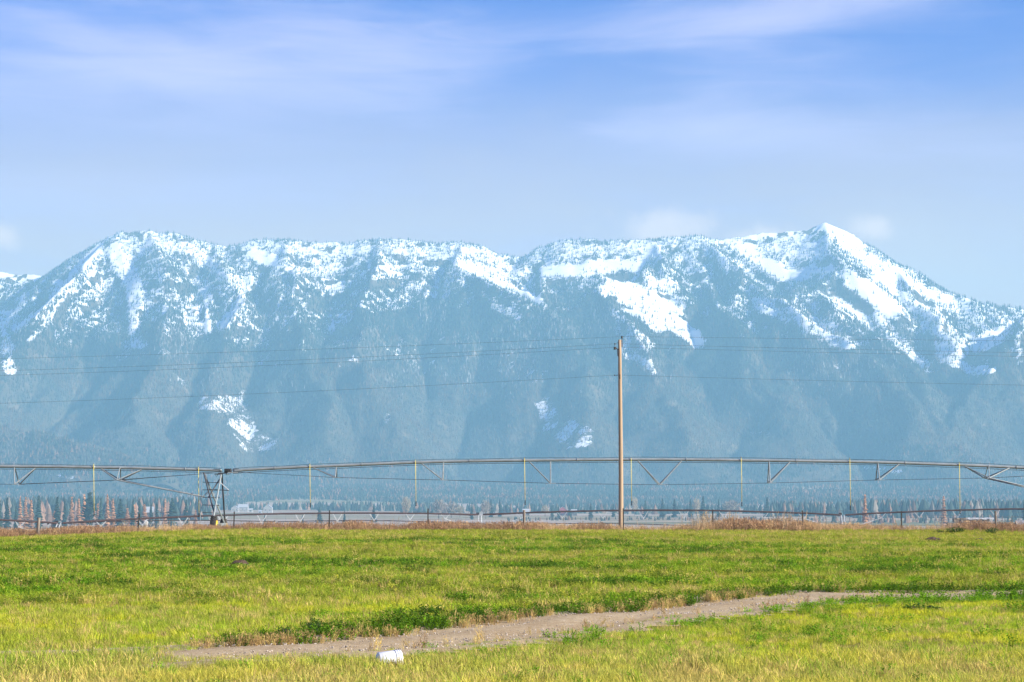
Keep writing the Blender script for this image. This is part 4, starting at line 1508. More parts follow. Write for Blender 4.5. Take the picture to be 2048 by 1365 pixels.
def build_pivot():
    root = empty('irrigation_pivot', (0, AY, 0))

    def q(px, py, dy=0.0):
        p = at(px, py, AY + dy)
        return Vector((p.x, dy, p.z))
    rp = 0.084
    TX = q(440, 943).x
    joint = q(448, 942.5)
    # span to the right of the tower
    R_ = [(466, 942), (512, 939), (592, 935), (672, 932), (779, 927.3), (886, 923.8), (993, 921.8), (1100, 920.8), (1209, 919.8), (1318, 919.6), (1428, 920.3), (1538, 921.6), (1647, 923), (1756, 925), (1865, 928.5), (1974, 932.5), (2090, 938), (2188, 943)]
    L_ = [(443, 942), (410, 940), (325, 938), (240, 936), (136, 934.5), (33, 933.5), (-75, 932), (-180, 931.5), (-400, 931.5)]
    for nm, pts in (('span_pipe', R_), ('span_pipe', L_)):
        cl, mb = poly_pipe([q(*p) for p in pts], rp)
        pp = mb.build('span_pipe', M['galv'], root, True)
        for k in range(9, len(cl) - 6, 12):
            c = cl[k]
            MB().tube([c - Vector((0.014, 0, 0)), c + Vector((0.014, 0, 0))], rp * 1.42, 14).build('flange', M['galv'], pp, True)
        lift = [p + Vector((0, -0.02, 0.10 + 0.035 * abs(math.sin(i * 0.26 + 0.5)))) for i, p in enumerate(cl)]
        MB().tube(lift, 0.011, 5, False).build('control_cable', M['cable'], pp)
        MB().tube([p + Vector((0, -0.03, -0.15)) for p in cl], 0.014, 5, False).build('under_hose', M['dark_steel'], pp)
    # truss joints: lower node, struts up to the pipe
    right = [(672, 955.5, 'L', (627, 934.5), (673, 933)), (886, 960.5, 'L', (844, 926.5), (887, 924)), (1101, 967, 'L', (1059, 922.5), (1101, 921.5)),
             (1319, 970, 'V', (1276, 920.5), (1363, 920.5)), (1538, 966.5, 'R', (1580, 922.5), (1538, 922)), (1755.5, 960.5, 'R', (1798, 927), (1755.5, 925.5)),
             (1974, 956.5, 'E', (1930, 931.5), (2018, 935))]
    left = [(237.5, 960.5, 'E', (203, 936.5), (283, 938)), (34, 969, 'R', (71, 935), (29, 934)), (-178, 968, 'R', (-140, 933), (-180, 933))]
    half = 0.62
    for grp in (right, left):
        for (nx, ny, kd, a, b) in grp:
            for s in (-1, 1):
                node = q(nx, ny) + Vector((0, s * half, 0))
                ends = [a, b] + ([(nx + 3, ny - 28)] if kd == 'E' else [])
                for k, e in enumerate(ends):
                    top = q(*e) + Vector((0, s * 0.05, -0.05))
                    MB().tube([node, top], 0.034 if kd != 'E' or k < 2 else 0.026, 6).build('strut', M['galv'], root)
            n0 = q(nx, ny)
            c = MB()
            c.tube([n0 + Vector((0, -half, 0)), n0 + Vector((0, half, 0))], 0.024, 6)
            c.box(n0 + Vector((0.08, -half, 0)), (0.42, 0.05, 0.035))
            c.box(n0 + Vector((0.08, half, 0)), (0.42, 0.05, 0.035))
            c.build('cross_angle', M['galv'], root)
    for s in (-1, 1):
        dv = Vector((0, s * half, 0))
        nodes = [q(nx, ny) + dv for (nx, ny, *_r) in right]
        chain = [q(470, 944.5) + Vector((0, s * 0.06, 0))] + nodes + [q(2180, 946) + Vector((0, s * 0.06, 0))]
        for i in range(len(chain) - 1):
            MB().tube([chain[i], chain[i + 1]], 0.0115, 5).build('truss_rod', M['dark_steel'], root)
        MB().tube([nodes[-1], q(2160, 999) + dv * 0.8], 0.036, 6).build('thrust_bar', M['galv'], root)
        ln = [q(nx, ny) + dv for (nx, ny, *_r) in left]
        chain = [q(425, 946.5) + Vector((0, s * 0.06, 0))] + ln
        for i in range(len(chain) - 1):
            MB().tube([chain[i], chain[i + 1]], 0.0115, 5).build('truss_rod', M['dark_steel'], root)
        MB().tube([ln[0], q(407, 993.5) + dv * 0.75], 0.036, 6).build('thrust_bar', M['galv'], root)
    # sprinkler drops
    for (px, yt, ye) in ((188, 929, 1032), (397.5, 935, 1036), (620, 929, 1016), (831, 921, 1013), (1049, 917, 1011), (1262, 917, 1012), (1482, 916, 1014), (1699, 918, 1021), (1918, 926, 1029)):
        t, e = q(px, yt), q(px + 1.2, ye - 9)
        b = MB().tube([t + Vector((0.0, -0.11, 0)), t.lerp(e, 0.5) + Vector((random.uniform(-.01, .01), -0.13, 0)), e + Vector((0, -0.13, 0))], 0.0145, 6)
        o = b.build('sprinkler_drop', M['hose'], root, True)
        MB().tube([t + Vector((0, -0.02, -0.18)), t + Vector((0, -0.03, 0.08)), t + Vector((0, -0.11, 0.05)), t + Vector((0, -0.11, -0.06))], 0.02, 6).build('gooseneck', M['galv'], o)
        MB().lathe([(0, 0.03), (0.022, 0.03), (0.028, -0.06), (0.028, -0.13), (0.016, -0.15), (0.03, -0.18), (0.034, -0.21), (0.018, -0.235), (0, -0.24)], 8, Matrix.Translation(e + Vector((0, -0.13, 0)))).build('nozzle', M['black'], o, True)
    for k, (X, zt) in enumerate(((TX - 0.04, joint.z), (q(2190, 943).x, q(2190, 943).z))):
        tower(root, X, zt, 0)
    # the flexible joint with its black boot, and the collector above the tower
    b = MB().tube([q(449, 942.3), q(463, 942.2)], 0.12, 14)
    for k in range(4):
        c = q(450.5 + k * 3.6, 942.3)
        b.tube([c - Vector((0.02, 0, 0)), c + Vector((0.02, 0, 0))], 0.145, 14)
    b.build('joint_boot', M['black'], root, True)
    b = MB()
    b.box(q(437, 949) + Vector((0, -0.12, 0)), (0.42, 0.06, 0.05))
    b.box(q(446, 947) + Vector((0, -0.1, 0)), (0.5, 0.08, 0.06))
    b.tube([q(431, 951.5) + Vector((0, -.1, 0)), q(434, 953) + Vector((0, -.1, 0)), q(437, 949) + Vector((0, -.1, 0))], 0.016, 5)
    b.tube([q(428, 938) + Vector((0, -.1, 0)), q(440, 939.5) + Vector((0, -.1, 0)), q(446, 944.5) + Vector((0, -.1, 0))], 0.013, 5)
    b.tube([q(460, 944) + Vector((0, -.1, 0)), q(468, 938.6) + Vector((0, -.1, 0)), q(478, 938) + Vector((0, -.1, 0))], 0.013, 5)
    b.build('joint_linkage', M['dark_steel'], root)
    b = MB()
    b.box(q(466, 945.5) + Vector((0, -0.05, 0)), (0.55, 0.2, 0.06))
    b.lathe([(0, 0), (0.1, 0), (0.1, 0.04), (0, 0.04)], 12, Matrix.Translation(q(455, 950)))
    b.build('joint_plate', M['galv'], root)
    tag(root, 'long galvanised irrigation pivot with yellow sprinkler drops behind the fence', 'irrigation pivot')


build_pivot()


# ------------------------------------------------------------------ two pivots farther down the slope
def far_pivot(towers, arch, label, vw, rod):
    """towers: (px, py of the pipe, Y); the pipe arches between them"""
    root = empty('irrigation_pivot', (0, 0, 0))
    T = [at(*t) for t in towers]
    for i in range(len(T) - 1):
        a, b = T[i], T[i + 1]
        span = (b - a).length

        def pos(t):
            p = a.lerp(b, t)
            p.z += arch * 4 * t * (1 - t)
            return p
        P = [pos(0.008 + 0.984 * k / 48) + Vector((0, 0, random.uniform(-0.018, 0.018))) for k in range(49)]
        MB().tube(P, rod, 7).build('span_pipe', M['pipe_far'], root)
        nn = max(3, round(span / 6.1))
        nodes = []
        for k in range(1, nn):
            t = k / nn
            dep = 1.30 * (0.45 + 0.55 * math.sin(math.pi * t))
            ndp = pos(t) - Vector((0, 0, dep))
            nodes.append(ndp)
            for s in (-1, 1):
                dt = vw / span
                for e in (-1, 1):
                    MB().tube([ndp + Vector((0, s * 0.6, 0)), pos(min(1, max(0, t + e * dt)))], 0.03, 4).build('strut', M['galv_far'], root)
        ch = [a - Vector((0, 0, 0.3))] + nodes + [b - Vector((0, 0, 0.3))]
        MB().tube(ch, 0.014, 4, False).build('truss_rod', M['wire'], root)
        for e, nde in ((a, nodes[0]), (b, nodes[-1])):
            d = (b - a).normalized() * (0.5 if e is a else -0.5)
            MB().tube([nde, e + d - Vector((0, 0, 2.25))], 0.06, 5).build('thrust_bar', M['galv_far'], root)
    for t in T:
        g = gz1(t.x, t.y)
        for (sx, sy) in ((-0.22, -1.9), (0.22, -1.9), (-0.22, 1.9), (0.22, 1.9)):
            MB().tube([(t.x + sx, t.y + sy * 0.06, t.z - 0.05), (t.x + sx * 1.0, t.y + sy, g + 0.5)], 0.07, 5).build('leg', M['galv_far'], root)
        MB().box((t.x, t.y, g + 0.62), (0.16, 4.2, 0.16)).build('base_beam', M['galv_far'], root)
        for s in (-1, 1):
            A = Matrix.Translation((t.x, t.y + s * 2.0, g + 0.52)) @ Matrix.Rotation(math.pi / 2, 4, 'Y')
            MB().lathe([(0, -0.12), (0.35, -0.14), (0.52, -0.12), (0.54, 0), (0.52, 0.12), (0.35, 0.14), (0, 0.12)], 14, A).build('wheel', M['rubber'], root, True)
        MB().box((t.x - 0.35, t.y, t.z + 0.12), (0.45, 0.3, 0.45)).build('control_box', M['dark_steel'], root)
    tag(root, label, 'irrigation pivot')


far_pivot([(-480, 1049, 270), (118, 1047, 300), (960, 1030, 335), (1685, 1030.5, 344), (2440, 1024, 350)], 0.72, 'dark pipe irrigation pivot crossing just above the fence weeds', 0.82, 0.14)
far_pivot([(99, 1049, 560), (552, 1044, 564), (1005, 1050, 566), (1458, 1055.5, 570)], 0.62, 'thin far irrigation pivot, the lower of the two dark pipes behind the weeds', 0.8, 0.11)
# ------------------------------------------------------------------ trees of the valley, each one its own
def conifer_mesh(kind, seed):
    """crown of drooping branch sprays round a stem; unit height"""
    rnd = random.Random(seed)
    V, Fc, C = [], [], []
    tiers, rad, bot = {'spruce': (15, 0.19, 0.04), 'pine': (11, 0.26, 0.18), 'larch': (14, 0.15, 0.05), 'broad': (12, 0.24, 0.06)}[kind]
    for k in range(tiers):
        t = k / (tiers - 1)
        z = bot + (1 - bot) * t
        if kind == 'pine':
            r = rad * (0.62 + 0.5 * math.sin(math.pi * min(1, t * 1.15))) * (1 - 0.5 * t * t)
        elif kind == 'broad':
            r = rad * (1 - t) ** 0.65
        else:
            r = rad * (1 - t) ** 0.85
        r += 0.012
        nb = 11 if kind != 'larch' else 9
        for b in range(nb):
            if rnd.random() < (0.08 if kind != 'larch' else 0.16):
                continue
            a = 2 * math.pi * (b + rnd.random()) / nb
            rr = r * rnd.uniform(0.55, 1.18)
            zz = z + rnd.uniform(-0.03, 0.03)
            d = Vector((math.cos(a), math.sin(a), 0))
            s = Vector((-math.sin(a), math.cos(a), 0))
            up = 0.035 if kind != 'pine' else 0.015
            w_ = (0.032 + 0.30 * rr) * rnd.uniform(0.6, 1.1)
            tipz = zz - rr * rnd.uniform(0.1, 0.5) if kind != 'pine' else zz + rr * rnd.uniform(-0.1, 0.35)
            i = len(V)
            V += [Vector((0, 0, zz + up)), d * rr * 0.55 + s * w_ + Vector((0, 0, (zz + tipz) / 2)), d * rr + Vector((0, 0, tipz)), d * rr * 0.55 - s * w_ + Vector((0, 0, (zz + tipz) / 2 - 0.012)), d * rr * 0.4 + Vector((0, 0, zz - 0.055))]
            Fc += [(i, i + 1, i + 2), (i, i + 2, i + 3), (i, i + 4, i + 1), (i + 4, i + 2, i + 1), (i + 4, i + 3, i + 2)]
            C += [rnd.random()] * 5
    m = bpy.data.meshes.new('crown')
    m.from_pydata([tuple(v) for v in V], [], Fc)
    vflt(m, 'blade', C)
    return m


def bare_mesh(seed):
    """fine leafless twigs of a broadleaf, unit height"""
    rnd = random.Random(seed)
    V, Fc, C = [], [], []
    for k in range(420):
        u = Vector((rnd.gauss(0, 1), rnd.gauss(0, 1), rnd.gauss(0, 1))).normalized() * rnd.random() ** 0.4
        c = Vector((u.x * 0.30, u.y * 0.30, 0.60 + u.z * 0.38))
        d = Vector((u.x * 0.5 + rnd.gauss(0, .3), u.y * 0.5 + rnd.gauss(0, .3), 0.9)).normalized() * 0.075
        s = d.cross(Vector((rnd.gauss(0, 1), rnd.gauss(0, 1), 0))).normalized() * 0.013
        i = len(V)
        V += [c - d - s, c - d + s, c + d]
        Fc += [(i, i + 1, i + 2)]
        C += [rnd.random()] * 3
    m = bpy.data.meshes.new('crown')
    m.from_pydata([tuple(v) for v in V], [], Fc)
    vflt(m, 'blade', C)
    return m


def tree_mat(name, a, b):
    m, t, out = new_mat(name)
    at_ = nd(t, 'ShaderNodeAttribute', attribute_type='GEOMETRY', attribute_name='blade')
    oi = nd(t, 'ShaderNodeObjectInfo')
    col = ramp(t, at_.outputs['Fac'], [(0, a), (1, b)])
    hs = nd(t, 'ShaderNodeHueSaturation')
    t.links.new(math_node(t, 'MULTIPLY_ADD', oi.outputs['Random'], 0.5, 0.75), hs.inputs['Value'])
    t.links.new(col, hs.inputs['Color'])
    d = nd(t, 'ShaderNodeBsdfDiffuse')
    t.links.new(hs.outputs[0], d.inputs[0])
    t.links.new(d.outputs[0], out.inputs[0])
    return m


TM = {'spruce': tree_mat('spruce_needles', (0.016, 0.034, 0.028), (0.05, 0.075, 0.05)), 'larch': tree_mat('autumn_larch', (0.30, 0.14, 0.06), (0.50, 0.27, 0.14)),
      'bare': tree_mat('bare_twigs', (0.20, 0.16, 0.13), (0.34, 0.28, 0.22)), 'tan': tree_mat('tan_leaves', (0.34, 0.26, 0.16), (0.5, 0.40, 0.26))}
TREES = {}
for kd in ('spruce', 'pine', 'broad', 'larch'):
    TREES[kd] = [conifer_mesh(kd, 90 + k * 7 + len(kd)) for k in range(3)]
    for m_ in TREES[kd]:
        m_.materials.append(TM['larch' if kd == 'larch' else 'spruce'])
TREES['bare'] = [bare_mesh(5), bare_mesh(6)]
TREES['tan'] = [bare_mesh(8)]
for m_ in TREES['bare']:
    m_.materials.append(TM['bare'])
for m_ in TREES['tan']:
    m_.materials.append(TM['tan'])
_tr = MB().tube([(0, 0, -0.03), (0, 0, 0.5), (0.004, 0, 0.97)], [0.017, 0.011, 0.002], 6).mesh('trunk', M['bark'])
_bb = MB().tube([(0, 0, -0.03), (0, 0, 0.35), (0.01, 0, 0.75)], [0.024, 0.016, 0.003], 6)
for k in range(9):
    a = k * 2.4
    _bb.tube([(0, 0, 0.25 + 0.04 * k), (0.15 * math.cos(a), 0.15 * math.sin(a), 0.45 + 0.04 * k), (0.26 * math.cos(a), 0.26 * math.sin(a), 0.62 + 0.035 * k)], [0.011, 0.007, 0.002], 4)
_tb = _bb.mesh('trunk', M['bark'])
NOM = {'spruce': 0.38, 'pine': 0.5, 'broad': 0.48, 'larch': 0.30, 'bare': 0.62, 'tan': 0.62}
TNAME = {'spruce': 'spruce_tree', 'pine': 'pine_tree', 'broad': 'fir_tree', 'larch': 'larch_tree', 'bare': 'bare_tree', 'tan': 'tan_tree'}


def tree(kind, px, top, wid, Y, label, group, k):
    x = (px - 1024) * Y / F
    g = gz1(x, Y)
    H = at(px, top, Y).z - g
    W = (1.5 if kind == 'larch' else 1.2) * wid * Y / F / NOM[kind]
    root = empty(TNAME[kind], (x, Y, g), (k * 1.7) % 6.28)
    c = link('crown', TREES[kind][k % len(TREES[kind])], root)
    c.scale = (W, W, H)
    t = link('trunk', _tb if kind in ('bare', 'tan') else _tr, root)
    t.scale = (min(W, H), min(W, H), H)
    tag(root, label, 'tree', group)


G_L = 'trees at the left of the valley'
LEFT = [
    ('spruce', 3, 1003, 15, 'dark spruce cut by the left photo edge'),
    ('spruce', 17, 997, 18, 'dark spruce just right of the one at the left photo edge'),
    ('larch', 43, 996, 12, 'orange larch, first of the three at the left'),
    ('larch', 54, 997, 14, 'orange larch, middle of the three at the left'),
    ('larch', 65, 1003, 14, 'orange larch, last and lowest of the three at the left'),
    ('spruce', 35, 1015, 12, 'small dark spruce in front of the three orange larches'),
    ('spruce', 80, 994, 22, 'tall dark spruce just above the leaning wooden fence post'),
    ('larch', 112, 1024, 15, 'short orange larch right of the leaning wooden fence post'),
    ('spruce', 117, 997, 22, 'dark spruce behind the short orange larch'),
    ('spruce', 132, 1001, 14, 'narrow dark spruce right of the spruce behind the short larch'),
    ('larch', 146, 997, 14, 'orange larch left of the first yellow sprinkler drop, third from it'),
    ('larch', 160, 1000, 14, 'orange larch left of the first yellow sprinkler drop, second from it'),
    ('larch', 171, 992, 14, 'tall orange larch next to the dark round-topped pine'),
    ('pine', 182, 988, 27, 'dark round-topped pine behind the first yellow sprinkler drop'),
    ('larch', 198, 1009, 13, 'orange larch just right of the first yellow sprinkler drop'),
    ('spruce', 204, 998, 15, 'dark spruce right of the first yellow sprinkler drop'),
    ('larch', 217, 992, 13, 'thin orange larch left of the broad dark fir'),
    ('larch', 228, 1000, 14, 'pale orange larch touching the broad dark fir'),
    ('broad', 243, 1000, 27, 'broad dark fir between the orange larches at the left'),
    ('larch', 257, 1019, 16, 'short orange larch right of the broad dark fir'),
    ('spruce', 268, 1002, 13, 'pointed dark spruce behind the first steel fence post'),
    ('larch', 271, 1012, 16, 'orange larch behind the first steel fence post'),
    ('spruce', 281, 1000, 13, 'tallest pointed spruce right of the first steel fence post'),
    ('larch', 291, 1011, 18, 'wide orange larch above the white bin'),
    ('spruce', 304, 1010, 15, 'dark spruce right of the wide orange larch'),
    ('spruce', 316, 1007, 13, 'narrow spruce behind the yard light'),
    ('larch', 332, 1000, 9, 'thin rust larch at the edge of the wide dark fir'),
    ('broad', 346, 999, 33, 'widest dark fir, right of the yard light'),
    ('spruce', 374, 1002, 17, 'dark spruce left of the second yellow sprinkler drop'),
    ('larch', 393, 1022, 9, 'small rust larch beside the second yellow sprinkler drop'),
]
for k, (kd, px, tp, wd, lb) in enumerate(LEFT):
    tree(kd, px, tp, wd, 1960 + (k * 37) % 90, lb, G_L, k)
G_M = 'trees scattered over the valley floor'
MID = [
    ('broad', 640, 1016, 16, 2250, 'dark bushy fir standing alone on the pale field'),
    ('spruce', 690, 1023, 9, 2150, 'small dark spruce on the pale field, left of the third steel post'),
    ('spruce', 606, 1031, 8, 2150, 'little dark spruce low on the pale field below the bushy fir'),
    ('broad', 531, 1030, 9, 2150, 'little dark fir low on the field under the white house'),
    ('spruce', 748, 1013, 14, 2300, 'dark spruce at the right end of the pale field'),
    ('tan', 813, 991, 18, 2700, 'tan rounded tree left of the bare grey trees'),
    ('bare', 878, 996, 24, 2600, 'bare grey tree, left of the pair beyond the fence'),
    ('bare', 903, 1000, 22, 2650, 'bare grey tree, right of the pair beyond the fence'),
    ('tan', 920, 1010, 14, 2700, 'short tan tree right of the bare grey pair'),
    ('spruce', 944, 1007, 9, 2500, 'dark spruce left of the dark pivot tower'),
    ('spruce', 982, 1000, 11, 2700, 'dark spruce, left of the two right of the dark pivot tower'),
    ('spruce', 1000, 1000, 9, 2750, 'narrow dark spruce, right of the two beside the dark pivot tower'),
    ('bare', 972, 998, 18, 2550, 'bare grey tree above the dark pivot tower'),
    ('tan', 1090, 1010, 14, 2800, 'tan bush left of the red barn'),
    ('spruce', 1104, 1011, 10, 2650, 'small spruce left of the red barn'),
    ('spruce', 1117, 1012, 9, 2650, 'small spruce touching the red barn'),
    ('broad', 1139, 1010, 11, 2650, 'small dark fir right of the red barn'),
    ('spruce', 1181, 1008, 12, 2650, 'dark spruce halfway between the red barn and the pole'),
    ('spruce', 1226, 1010, 9, 2700, 'dark spruce just left of the wooden pole'),
    ('tan', 1268, 992, 12, 2900, 'tan tree just right of the wooden pole'),
    ('spruce', 1290, 1002, 14, 2650, 'dark spruce, first right of the wooden pole'),
    ('spruce', 1324, 999, 15, 2650, 'dark spruce, second right of the wooden pole'),
    ('spruce', 1348, 1000, 15, 2650, 'dark spruce, third right of the wooden pole'),
    ('tan', 1392, 995, 15, 2800, 'tan tree between the dark spruces right of the pole'),
    ('spruce', 1380, 1000, 14, 2650, 'dark spruce left of the tallest one right of the pole'),
    ('spruce', 1405, 994, 16, 2600, 'tallest dark spruce between the pole and the seventh drop'),
    ('spruce', 1436, 1000, 11, 2700, 'narrow dark spruce left of the pinkish bare tree'),
    ('bare', 1461, 998, 34, 2700, 'wide bare pinkish tree left of the seventh yellow drop'),
    ('spruce', 1533, 996, 16, 2700, 'dark spruce right of the seventh yellow drop'),
    ('larch', 1728, 992, 15, 1700, 'tall narrow orange larch right of the eighth yellow drop'),
    ('larch', 1885, 996, 14, 1900, 'tall narrow orange larch left of the hay stack'),
    ('spruce', 2045, 1002, 10, 1900, 'dark spruce at the right photo edge'),
]
for k, (kd, px, tp, wd, Y, lb) in enumerate(MID):
    tree(kd, px, tp, wd, Y, lb, G_M, k)


# thickets and hedgerow trees that only read as a mass
def build_thickets():
    xs, ys, hs, ws, cs = [], [], [], [], []
    def belt(px0, px1, Y, top, n, larch, jit=8, spread=90):
        for k in range(n):
            px = random.uniform(px0, px1)
            y = Y + random.uniform(-spread, spread)
            x = (px - 1024) * y / F
            g = gz1(x, y)
            h = max(4.0, at(px, top + abs(random.gauss(0, jit)), y).z - g)
            xs.append(x), ys.append(y), hs.append(h), ws.append(h * random.uniform(0.17, 0.42))
            u = random.random()
            if u < larch:
                cs.append(np.array([0.30, 0.18, 0.12]) * random.uniform(0.6, 1.1))
            elif u < larch + 0.12:
                cs.append(np.array([0.24, 0.20, 0.16]) * random.uniform(0.7, 1.2))
            else:
                cs.append(np.array([0.045, 0.062, 0.05]) * random.uniform(0.7, 1.5))
    belt(-120, 425, 2900, 990, 520, 0.12, 11)
    belt(-120, 420, 2500, 997, 120, 0.25)
    belt(420, 640, 3700, 1001, 220, 0.15)
    belt(640, 860, 3500, 1000, 220, 0.10)
    belt(800, 1250, 3300, 1004, 340, 0.12, 10, 160)
    belt(1240, 1560, 3200, 1006, 300, 0.12, 10, 160)
    belt(1540, 1720, 2900, 999, 240, 0.12, 12, 160)
    belt(1700, 2150, 2800, 995, 500, 0.16, 13, 200)
    belt(1550, 2150, 2300, 1026, 160, 0.4)
    belt(1010, 1560, 2450, 1030, 150, 0.12, 5)
    x, y, h, r = (np.array(q) for q in (xs, ys, hs, ws))
    V, Fc, C = cones(x, y, gz(x, y) - 0.3, h, r, np.array(cs), 6, 2)
    me = big_mesh('distant_thickets', V, Fc, M['forest'])
    vcol(me, 'col', C)
    tag(link('distant_thickets', me), 'hazy mixed thickets across the valley floor', 'thicket', kind='stuff')


build_thickets()


# ------------------------------------------------------------------ farm buildings
def house(name, px, base, w_, h, d, Y, wall, roof, label, ridge_x=True, wins=3, cat='house', yaw=0.0):
    """gabled building: walls, overhanging roof slabs, chimney, windows, door. sizes in metres"""
    x = (px - 1024) * Y / F
    g = gz1(x, Y)
    root = empty(name, (x, Y, g), yaw)
    eh = h * 0.60
    b = MB()
    z0 = -2.0
    if ridge_x:
        b.add([(-w_ / 2, -d / 2, z0), (w_ / 2, -d / 2, z0), (w_ / 2, d / 2, z0), (-w_ / 2, d / 2, z0), (-w_ / 2, -d / 2, eh), (w_ / 2, -d / 2, eh), (w_ / 2, d / 2, eh), (-w_ / 2, d / 2, eh), (-w_ / 2, 0, h), (w_ / 2, 0, h)],
              [(0, 1, 5, 4), (2, 3, 7, 6), (1, 2, 6, 9, 5), (3, 0, 4, 8, 7)])
        n1, n2 = (-w_ / 2 - .4, -d / 2 - .5, eh - .25), (w_ / 2 + .4, -d / 2 - .5, eh - .25)
        m1, m2 = (-w_ / 2 - .4, d / 2 + .5, eh - .25), (w_ / 2 + .4, d / 2 + .5, eh - .25)
        r1, r2 = (-w_ / 2 - .4, 0, h + .1), (w_ / 2 + .4, 0, h + .1)
    else:
        b.add([(-w_ / 2, -d / 2, z0), (w_ / 2, -d / 2, z0), (w_ / 2, d / 2, z0), (-w_ / 2, d / 2, z0), (-w_ / 2, -d / 2, eh), (w_ / 2, -d / 2, eh), (w_ / 2, d / 2, eh), (-w_ / 2, d / 2, eh), (0, -d / 2, h), (0, d / 2, h)],
              [(0, 1, 5, 8, 4), (2, 3, 7, 9, 6), (1, 2, 6, 5), (3, 0, 4, 7)])
        n1, n2 = (-w_ / 2 - .5, -d / 2 - .4, eh - .25), (-w_ / 2 - .5, d / 2 + .4, eh - .25)
        m1, m2 = (w_ / 2 + .5, -d / 2 - .4, eh - .25), (w_ / 2 + .5, d / 2 + .4, eh - .25)
        r1, r2 = (0, -d / 2 - .4, h + .1), (0, d / 2 + .4, h + .1)
    b.build('wall', wall, root)
    rb = MB()
    for p, q in ((n1, n2), (m1, m2)):
        up = Vector((0, 0, 0.22))
        quad = [Vector(p), Vector(q), Vector(r2), Vector(r1)]
        rb.add(quad + [v + up for v in quad], [(0, 1, 2, 3), (7, 6, 5, 4), (0, 4, 5, 1), (1, 5, 6, 2), (2, 6, 7, 3), (3, 7, 4, 0)])
    rf = rb.build('roof', roof, root)
    if cat == 'house':
        MB().box((w_ * 0.2 if ridge_x else 0.6, 0.3, h + 0.4), (0.8, 0.8, 1.6)).build('chimney', M['roof'], rf)
    for k in range(wins):
        wx = -w_ / 2 + w_ * (k + 0.5) / wins
        f = MB().box((wx, -d / 2 - 0.02, eh * 0.58), (1.5, 0.1, 1.7)).build('window', M['white_wall'], root)
        MB().box((wx, -d / 2 - 0.075, eh * 0.58), (1.2, 0.03, 1.4)).build('pane', M['window'], f)
    MB().box((w_ * 0.5 * (0.0 if wins != 3 else 0.33), -d / 2 - 0.03, 1.05), (1.1, 0.08, 2.1)).build('door', M['roof'], root)
    tag(root, label, cat)


# positions from the photograph; each stands on the valley floor
house('farm_house', 472, 0, 11, 9, 9, 3250, M['white_wall'], M['white_roof'], 'white gabled house just right of the near pivot tower', False, 2)
house('farm_house', 488, 0, 15, 11, 10, 3280, M['white_wall'], M['white_roof'], 'larger white house with pale roof, second from the pivot tower', True, 3)
house('garage', 503, 0, 6, 5, 6, 3240, M['white_wall'], M['white_roof'], 'small white garage right of the larger white house', True, 1, 'garage')
house('farm_house', 537.5, 0, 12.5, 12, 10, 3150, M['white_wall'], M['white_roof'], 'tall white gabled house alone at the edge of the pale field', False, 2)
house('garage', 522, 0, 4.5, 4.5, 6, 3120, M['white_wall'], M['white_roof'], 'tiny white shed left of the tall gabled house', True, 1, 'shed')
house('shed', 663, 0, 9, 6, 8, 3750, M['white_wall'], M['roof'], 'long low white shed at the far edge of the pale field', True, 2, 'shed')
house('shed', 686, 0, 3.5, 4.5, 4, 3700, M['white_wall'], M['white_roof'], 'tiny white hut right of the long low white shed', True, 1, 'hut')
house('barn', 413, 0, 15, 11.0, 12, 3080, M['red_wall'], M['red_wall'], 'dull red barn behind the near pivot tower', True, 2, 'barn')
house('barn', 1125, 0, 13, 12.0, 11, 2950, M['red_wall'], M['white_roof'], 'dull red barn with pale roof left of the wooden pole', False, 2, 'barn')
house('shed', 1145, 0, 11, 8.2, 9, 2940, M['bark'], M['white_roof'], 'shed with a bright pale roof right of the red barn', True, 2, 'shed')
house('shed', 1052, 0, 9, 9, 9, 2960, M['bark'], M['white_roof'], 'small shed with a pale roof above the middle wooden post', True, 1, 'shed')
house('shed', 301, 0, 10, 15, 10, 2450, M['bark'], M['white_roof'], 'pale roof showing between spruces above the first steel post', True, 1, 'shed')
house('house', 2044, 0, 4.5, 5.2, 5, 700, M['white_wall'], M['roof'], 'pale low building cut by the right photo edge', True, 1, 'house')


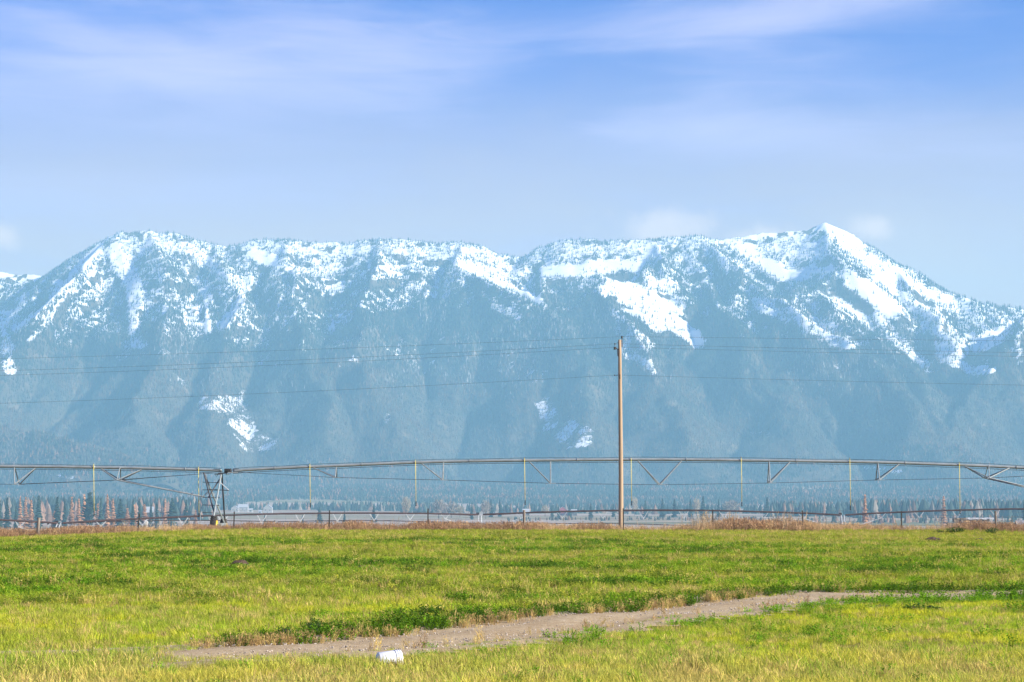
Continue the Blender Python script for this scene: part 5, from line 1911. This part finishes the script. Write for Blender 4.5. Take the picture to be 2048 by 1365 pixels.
def hay_stack():
    Y = 640
    xl, xr = at(1893, 1050, Y).x, at(1992, 1050, Y).x
    xc = (xl + xr) / 2
    g = gz1(xc, Y)
    root = empty('hay_stack', (xc, Y, g))
    top = at(1940, 1036.5, Y).z - g
    n, rows = 7, 4
    bw, bh = (xr - xl) / n, top / rows
    me = None
    for r_ in range(rows):
        for k in range(n):
            if r_ == rows - 1 and k in (0, n - 1):
                continue
            b = bmesh.new()
            bmesh.ops.create_cube(b, size=1)
            bmesh.ops.subdivide_edges(b, edges=b.edges[:], cuts=2, use_grid_fill=True)
            for v in b.verts:
                v.co = Vector((v.co.x * (bw * 0.97), v.co.y * 2.6, v.co.z * (bh * 0.96)))
                v.co += Vector((random.gauss(0, 0.06), random.gauss(0, 0.06), random.gauss(0, 0.04)))
            m = bpy.data.meshes.new('bale')
            b.to_mesh(m)
            b.free()
            m.materials.append(M['bale'])
            o = link('bale', m, root, (-(n - 1) / 2 * bw + k * bw + random.uniform(-.1, .1), random.uniform(-.15, .15), bh * (r_ + 0.5)))
            o.rotation_euler = (0, random.uniform(-.02, .02), random.uniform(-.05, .05))
    x0, x1 = at(1930, 1040, Y).x - xc, at(1986, 1040, Y).x - xc
    tb, V, Fc = 14, [], []
    for i in range(tb + 1):
        x = x0 + (x1 - x0) * i / tb
        for (yy, zz) in ((-1.55, top - 0.35), (-1.45, top + 0.02), (0, top + 0.16), (1.45, top + 0.02), (1.55, top - 0.7)):
            V.append((x, yy + random.gauss(0, 0.05), zz + random.gauss(0, 0.06)))
    for i in range(tb):
        for k in range(4):
            a = i * 5 + k
            Fc.append((a, a + 5, a + 6, a + 1))
    MB().add(V, Fc).build('tarp', M['tarp'], root)
    tag(root, 'long grey-brown hay stack with a pale tarp behind the fence', 'hay stack')


hay_stack()


def feed_bin():
    Y = 420
    a = at(290.5, 1043, Y)
    g = gz1(a.x, Y)
    root = empty('feed_bin', (a.x, Y, g))
    zt = a.z - g
    k = Y / F
    zb = at(290, 1056, Y).z - g
    MB().lathe([(0, zt + 0.25), (5.6 * k, zt), (5.6 * k, zt - 6 * k), (1.2 * k, zb), (0, zb)], 20).build('hopper', M['white_wall'], root, True)
    MB().lathe([(5.75 * k, zt - 2.6 * k), (5.75 * k, zt - 3.4 * k)], 20).build('band', M['roof'], root)
    for s in ((-1, -1), (1, -1), (-1, 1), (1, 1)):
        MB().tube([(s[0] * 3.9 * k, s[1] * 3.9 * k, 0), (s[0] * 3.9 * k, s[1] * 3.9 * k, zt - 6 * k)], 0.05, 5).build('leg', M['galv_far'], root)
    MB().box((0, -3.0 * k, zb + 4 * k), (2.4 * k, 0.8 * k, 1.8 * k)).build('hatch', M['dark_steel'], root)
    tag(root, 'white hopper-shaped feed bin behind the first steel fence post', 'feed bin')


feed_bin()


def yard_light():
    Y = 700
    b, t = at(318.5, 1050, Y), at(317.5, 1020.5, Y)
    g = gz1(b.x, Y)
    root = empty('yard_light', (b.x, Y, g))
    h = t.z - g
    MB().tube([(0, 0, -0.3), (0, 0, h * 0.6), (t.x - b.x, 0, h)], [0.11, 0.09, 0.06], 7).build('post', M['roof'], root)
    MB().tube([(t.x - b.x, 0, h - 0.1), (t.x - b.x + 0.7, 0, h + 0.1)], 0.045, 6).build('arm', M['roof'], root)
    MB().box((t.x - b.x + 0.15, 0, h + 0.12), (1.0, 0.4, 0.22)).build('lamp_head', M['white_wall'], root)
    tag(root, 'thin yard light on a post between the spruces at the left', 'yard light')


yard_light()
